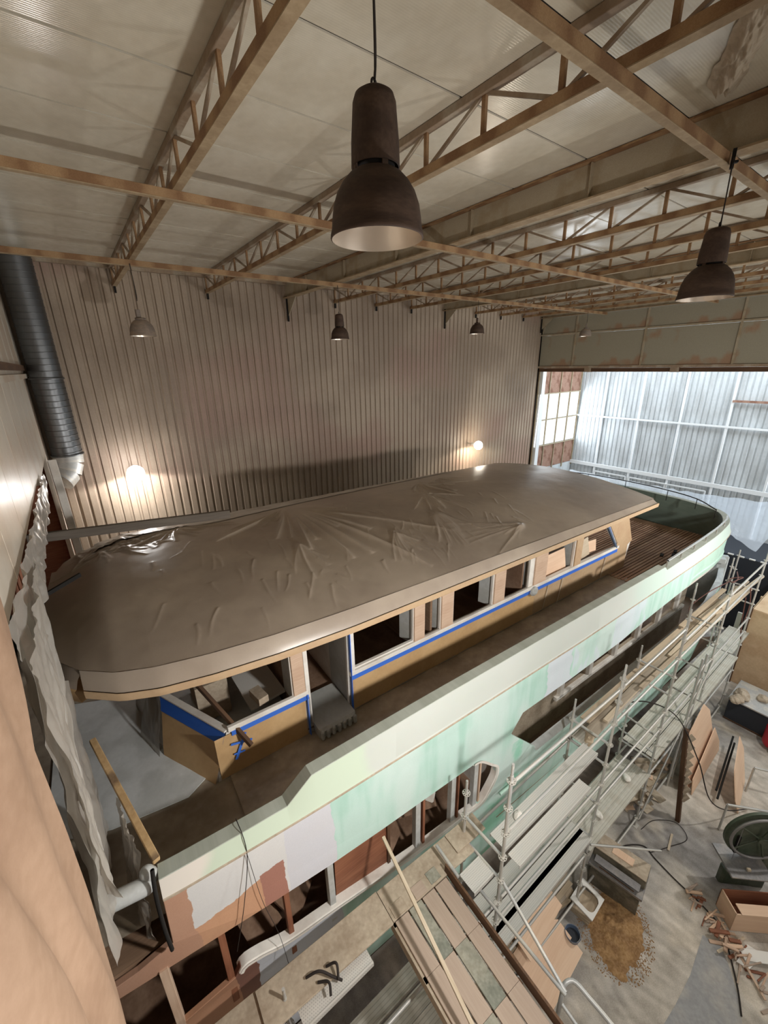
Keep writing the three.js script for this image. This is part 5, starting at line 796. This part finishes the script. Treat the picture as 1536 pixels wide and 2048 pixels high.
solo('light_strip_box', at(boxG(0.06, 2.5, 0.14, 0.005), 18.6, 1.252, -2.9), M.white, 'white box standing in for a strip of light behind the far scaffold end', 'panel');  // plain white box put in for a bright upright strip of light
// cables on the floor
solo('floor_cable', pathG([[8.3, 0.02, -2.3], [8.9, 0.02, -2.15], [9.24, 0.02, -1.85], [9.16, 0.02, -1.62], [9.05, 0.02, -1.12], [8.98, 0.02, -0.59], [8.84, 0.02, -0.18], [8.4, 0.02, 0.12], [7.97, 0.02, 0.35], [7.6, 0.02, 0.5]], 0.014, 90, 6), M.cable, 'black cable curving over the floor past the band saw', 'cable');
solo('floor_cable', pathG([[9.6, 0.02, -2.1], [10.1, 0.02, -2.0], [10.5, 0.02, -1.6], [10.3, 0.02, -1.3], [9.7, 0.02, -1.5], [9.2, 0.02, -1.72]], 0.008, 60, 6), M.cable, 'thin cable looping by the notched post', 'cable');
chip(9.85, 0.03, -1.52, 0.5, 0.05, 0.02, 0.2, 0, M.wood[2], 'pale short stick lying on the bare floor by the notched post');

// ---------------------------------------------------------------- plastic and timber round the bow opening
{ // tan dust curtain hanging on the near part of the left wall
  const edge = (y) => table([[0, -2.75], [6, -2.72], [7.4, -2.7], [9.0, -2.7], [9.4, -2.73], [9.7, -2.9], [10.1, -3.25], [10.3, -3.3]], y);
  const g = gridG(170, 120, (u, v) => { const y = lerp(0.02, 10.25, v), z = lerp(edge(y), 3.2, u); const f = 0.06 * Math.sin(z * 9 + 1.2 * fbm(z * 0.8, y * 0.35, 3, 0, 0, 801) * 6) * smooth(0, 0.3, u + 0.1) + 0.07 * (fbm(z * 1.1, y * 0.5, 3, 0, 0, 803) - 0.5); return [-0.58 - 0.035 * (9 - y) * smooth(9, 6, y) * 0.8 + f * 0.8 - 0.02, y, z]; }, (u, v, p) => [p[2], p[1]]);
  const t = thing('dust_curtain', 'tan dust curtain hanging close at the lower left', 'curtain'); part('cloth', g, M.curtain, t); part('hem_rail', barG([-0.62, 10.27, -3.3], [-0.62, 10.27, 3.2], 0.03, 0.04), M.wood[0], t);
}
const crumple = (c00, c10, c11, c01, nu, nv, amp, s, fx = 5, fy = 4) => gridG(nu, nv, (u, v) => { const q = [0, 1, 2].map((k) => lerp(lerp(c00[k], c10[k], u), lerp(c01[k], c11[k], u), v)); const a = Math.abs(fbm(u * fx, v * fy, 4, 0, 0, s) - 0.5) * 2, b = Math.sin(u * fx * 5 + fbm(u * 3, v * 2, 3, 0, 0, s + 3) * 8); q[0] += amp * (a - 0.25 + 0.35 * b * (0.4 + 0.6 * v)); q[2] += amp * 0.5 * (fbm(u * fx + 7, v * fy, 3, 0, 0, s + 7) - 0.5); return q; }, (u, v, p) => [p[2], p[1]]);
{
  solo('plastic_film', crumple([-0.64, 9.72, -9.9], [-0.64, 9.85, -3.5], [-0.62, 9.3, -3.2], [-0.7, 9.15, -9.9], 200, 24, 0.08, 811, 16, 2), M.film, 'bunched plastic film along the top of the bow opening', 'plastic film');
  solo('plastic_film', crumple([-0.6, 9.72, -5.2], [-0.56, 9.6, -3.1], [-0.52, 7.5, -2.98], [-0.62, 8.2, -3.6], 120, 90, 0.08, 821, 6, 3), M.film, 'grey plastic film hanging at the near side of the bow opening', 'plastic film');
  solo('plastic_film', crumple([-0.6, 9.8, -3.12], [-0.7, 7.95, -5.55], [-0.8, 5.85, -5.25], [-0.62, 7.0, -2.85], 130, 120, 0.09, 831, 5, 3), M.film, 'milky plastic film hanging between the dust curtain and the roof nose', 'plastic film');
  solo('plastic_film', crumple([-0.5, 6.9, -4.6], [-0.42, 6.75, -3.9], [-0.5, 5.8, -3.62], [-0.6, 5.75, -4.3], 60, 60, 0.07, 841, 5, 3), M.film, 'crumpled plastic film bunched beside the tape-wrapped prop', 'plastic film');
  const P = (x, y, z) => yachtToHall(x, y, z);
  solo('muddy_prop', barG(P(-0.86, 6.95, -5.6), P(-0.4, 6.6, -3.82), 0.075, 0.07, 0.008), M.timberMud, 'mud-stained timber prop slanting across the foredeck', 'timber');
  solo('wrapped_arm', [at(new THREE.CapsuleGeometry(0.09, 0.3, 6, 14), ...P(-0.68, 6.5, -3.72), 0, 1.35), at(new THREE.CapsuleGeometry(0.07, 0.1, 6, 12), ...P(-0.48, 6.55, -3.76), 0, 0.4)], M.primerGrey, 'joint wrapped in pale tape at the end of the muddy prop', 'wrapped joint');
  solo('dark_strap', pathG([P(-0.44, 6.72, -3.66), P(-0.46, 6.5, -3.58), P(-0.47, 6.0, -3.52), P(-0.46, 5.66, -3.5)], 0.02, 30, 6), M.black, 'dark strap hanging beside the wrapped joint', 'strap');
  solo('opening_post', barG([-0.57, 9.6, -12.05], [-0.46, 4.0, -10.9], 0.16, 0.18, 0.01), M.primer, 'white splintered post at the far side of the bow opening', 'post');
  solo('roof_plank', barG([-0.98, 8.98, -8.35], [2.06, 8.86, -7.85], 0.08, 0.15, 0.006), M.plankGrey, 'long grey plank over the roof, coming out of the bow opening', 'plank');
  solo('clamp_bar', barG([-0.85, 8.9, -6.0], [-0.35, 8.95, -6.4], 0.03, 0.05), M.black, 'short dark bar sticking out of the bow opening', 'bar');
  // diagonal prop across the wheelhouse window
  const [ax, ay, az] = P(0.2, 7.5, -6.2), [bx, by, bz] = P(0.92, 6.38, -4.85);
  solo('diagonal_batten', barG([ax, ay, az], [bx, by, bz], 0.05, 0.08, 0.004), M.woodDark, 'dark batten slanting out of the wheelhouse corner window', 'batten');
}
{ // clear film over the stern
  const pts = [[[22, 5.72, -12.2], [22, 5.74, -8.3], [22, 5.8, -5.9], [22, 6.0, -3.0]], [[20, 5.9, -11.2], [20, 6.15, -7.6], [20, 5.7, -5.2], [20.4, 5.2, -2.9]], [[18.3, 6.55, -9.9], [18.2, 6.1, -6.1], [18.2, 5.75, -4.5], [18.6, 5.0, -3.0]]];
  const row = pts.map((l) => new THREE.CatmullRomCurve3(l.map((p) => V3(...p))));
  const g = gridG(110, 60, (u, v) => { const a = row[0].getPoint(u), b = row[1].getPoint(u), c = row[2].getPoint(u), q = a.clone().multiplyScalar((1 - v) * (1 - v)).addScaledVector(b, 2 * v * (1 - v)).addScaledVector(c, v * v); q.y += 0.05 * Math.sin(u * 60 + 5 * fbm(u * 5, v * 3, 3, 0, 0, 851)) * fbm(u * 6, v * 4, 3, 0, 0, 853) + 0.12 * (fbm(u * 5, v * 4, 4, 0, 0, 855) - 0.5); return [q.x, q.y, q.z]; }, (u, v, p) => [p[0], p[2]]);
  solo('stern_film', g, M.filmClear, 'clear bluish plastic film draped behind the stern', 'plastic film');
}

scene.traverse((o) => { if (o.isMesh) { o.castShadow = true; o.receiveShadow = true; } if (o.isPointLight || o.isSpotLight) o.castShadow = true; });
renderer.render(scene, camera);
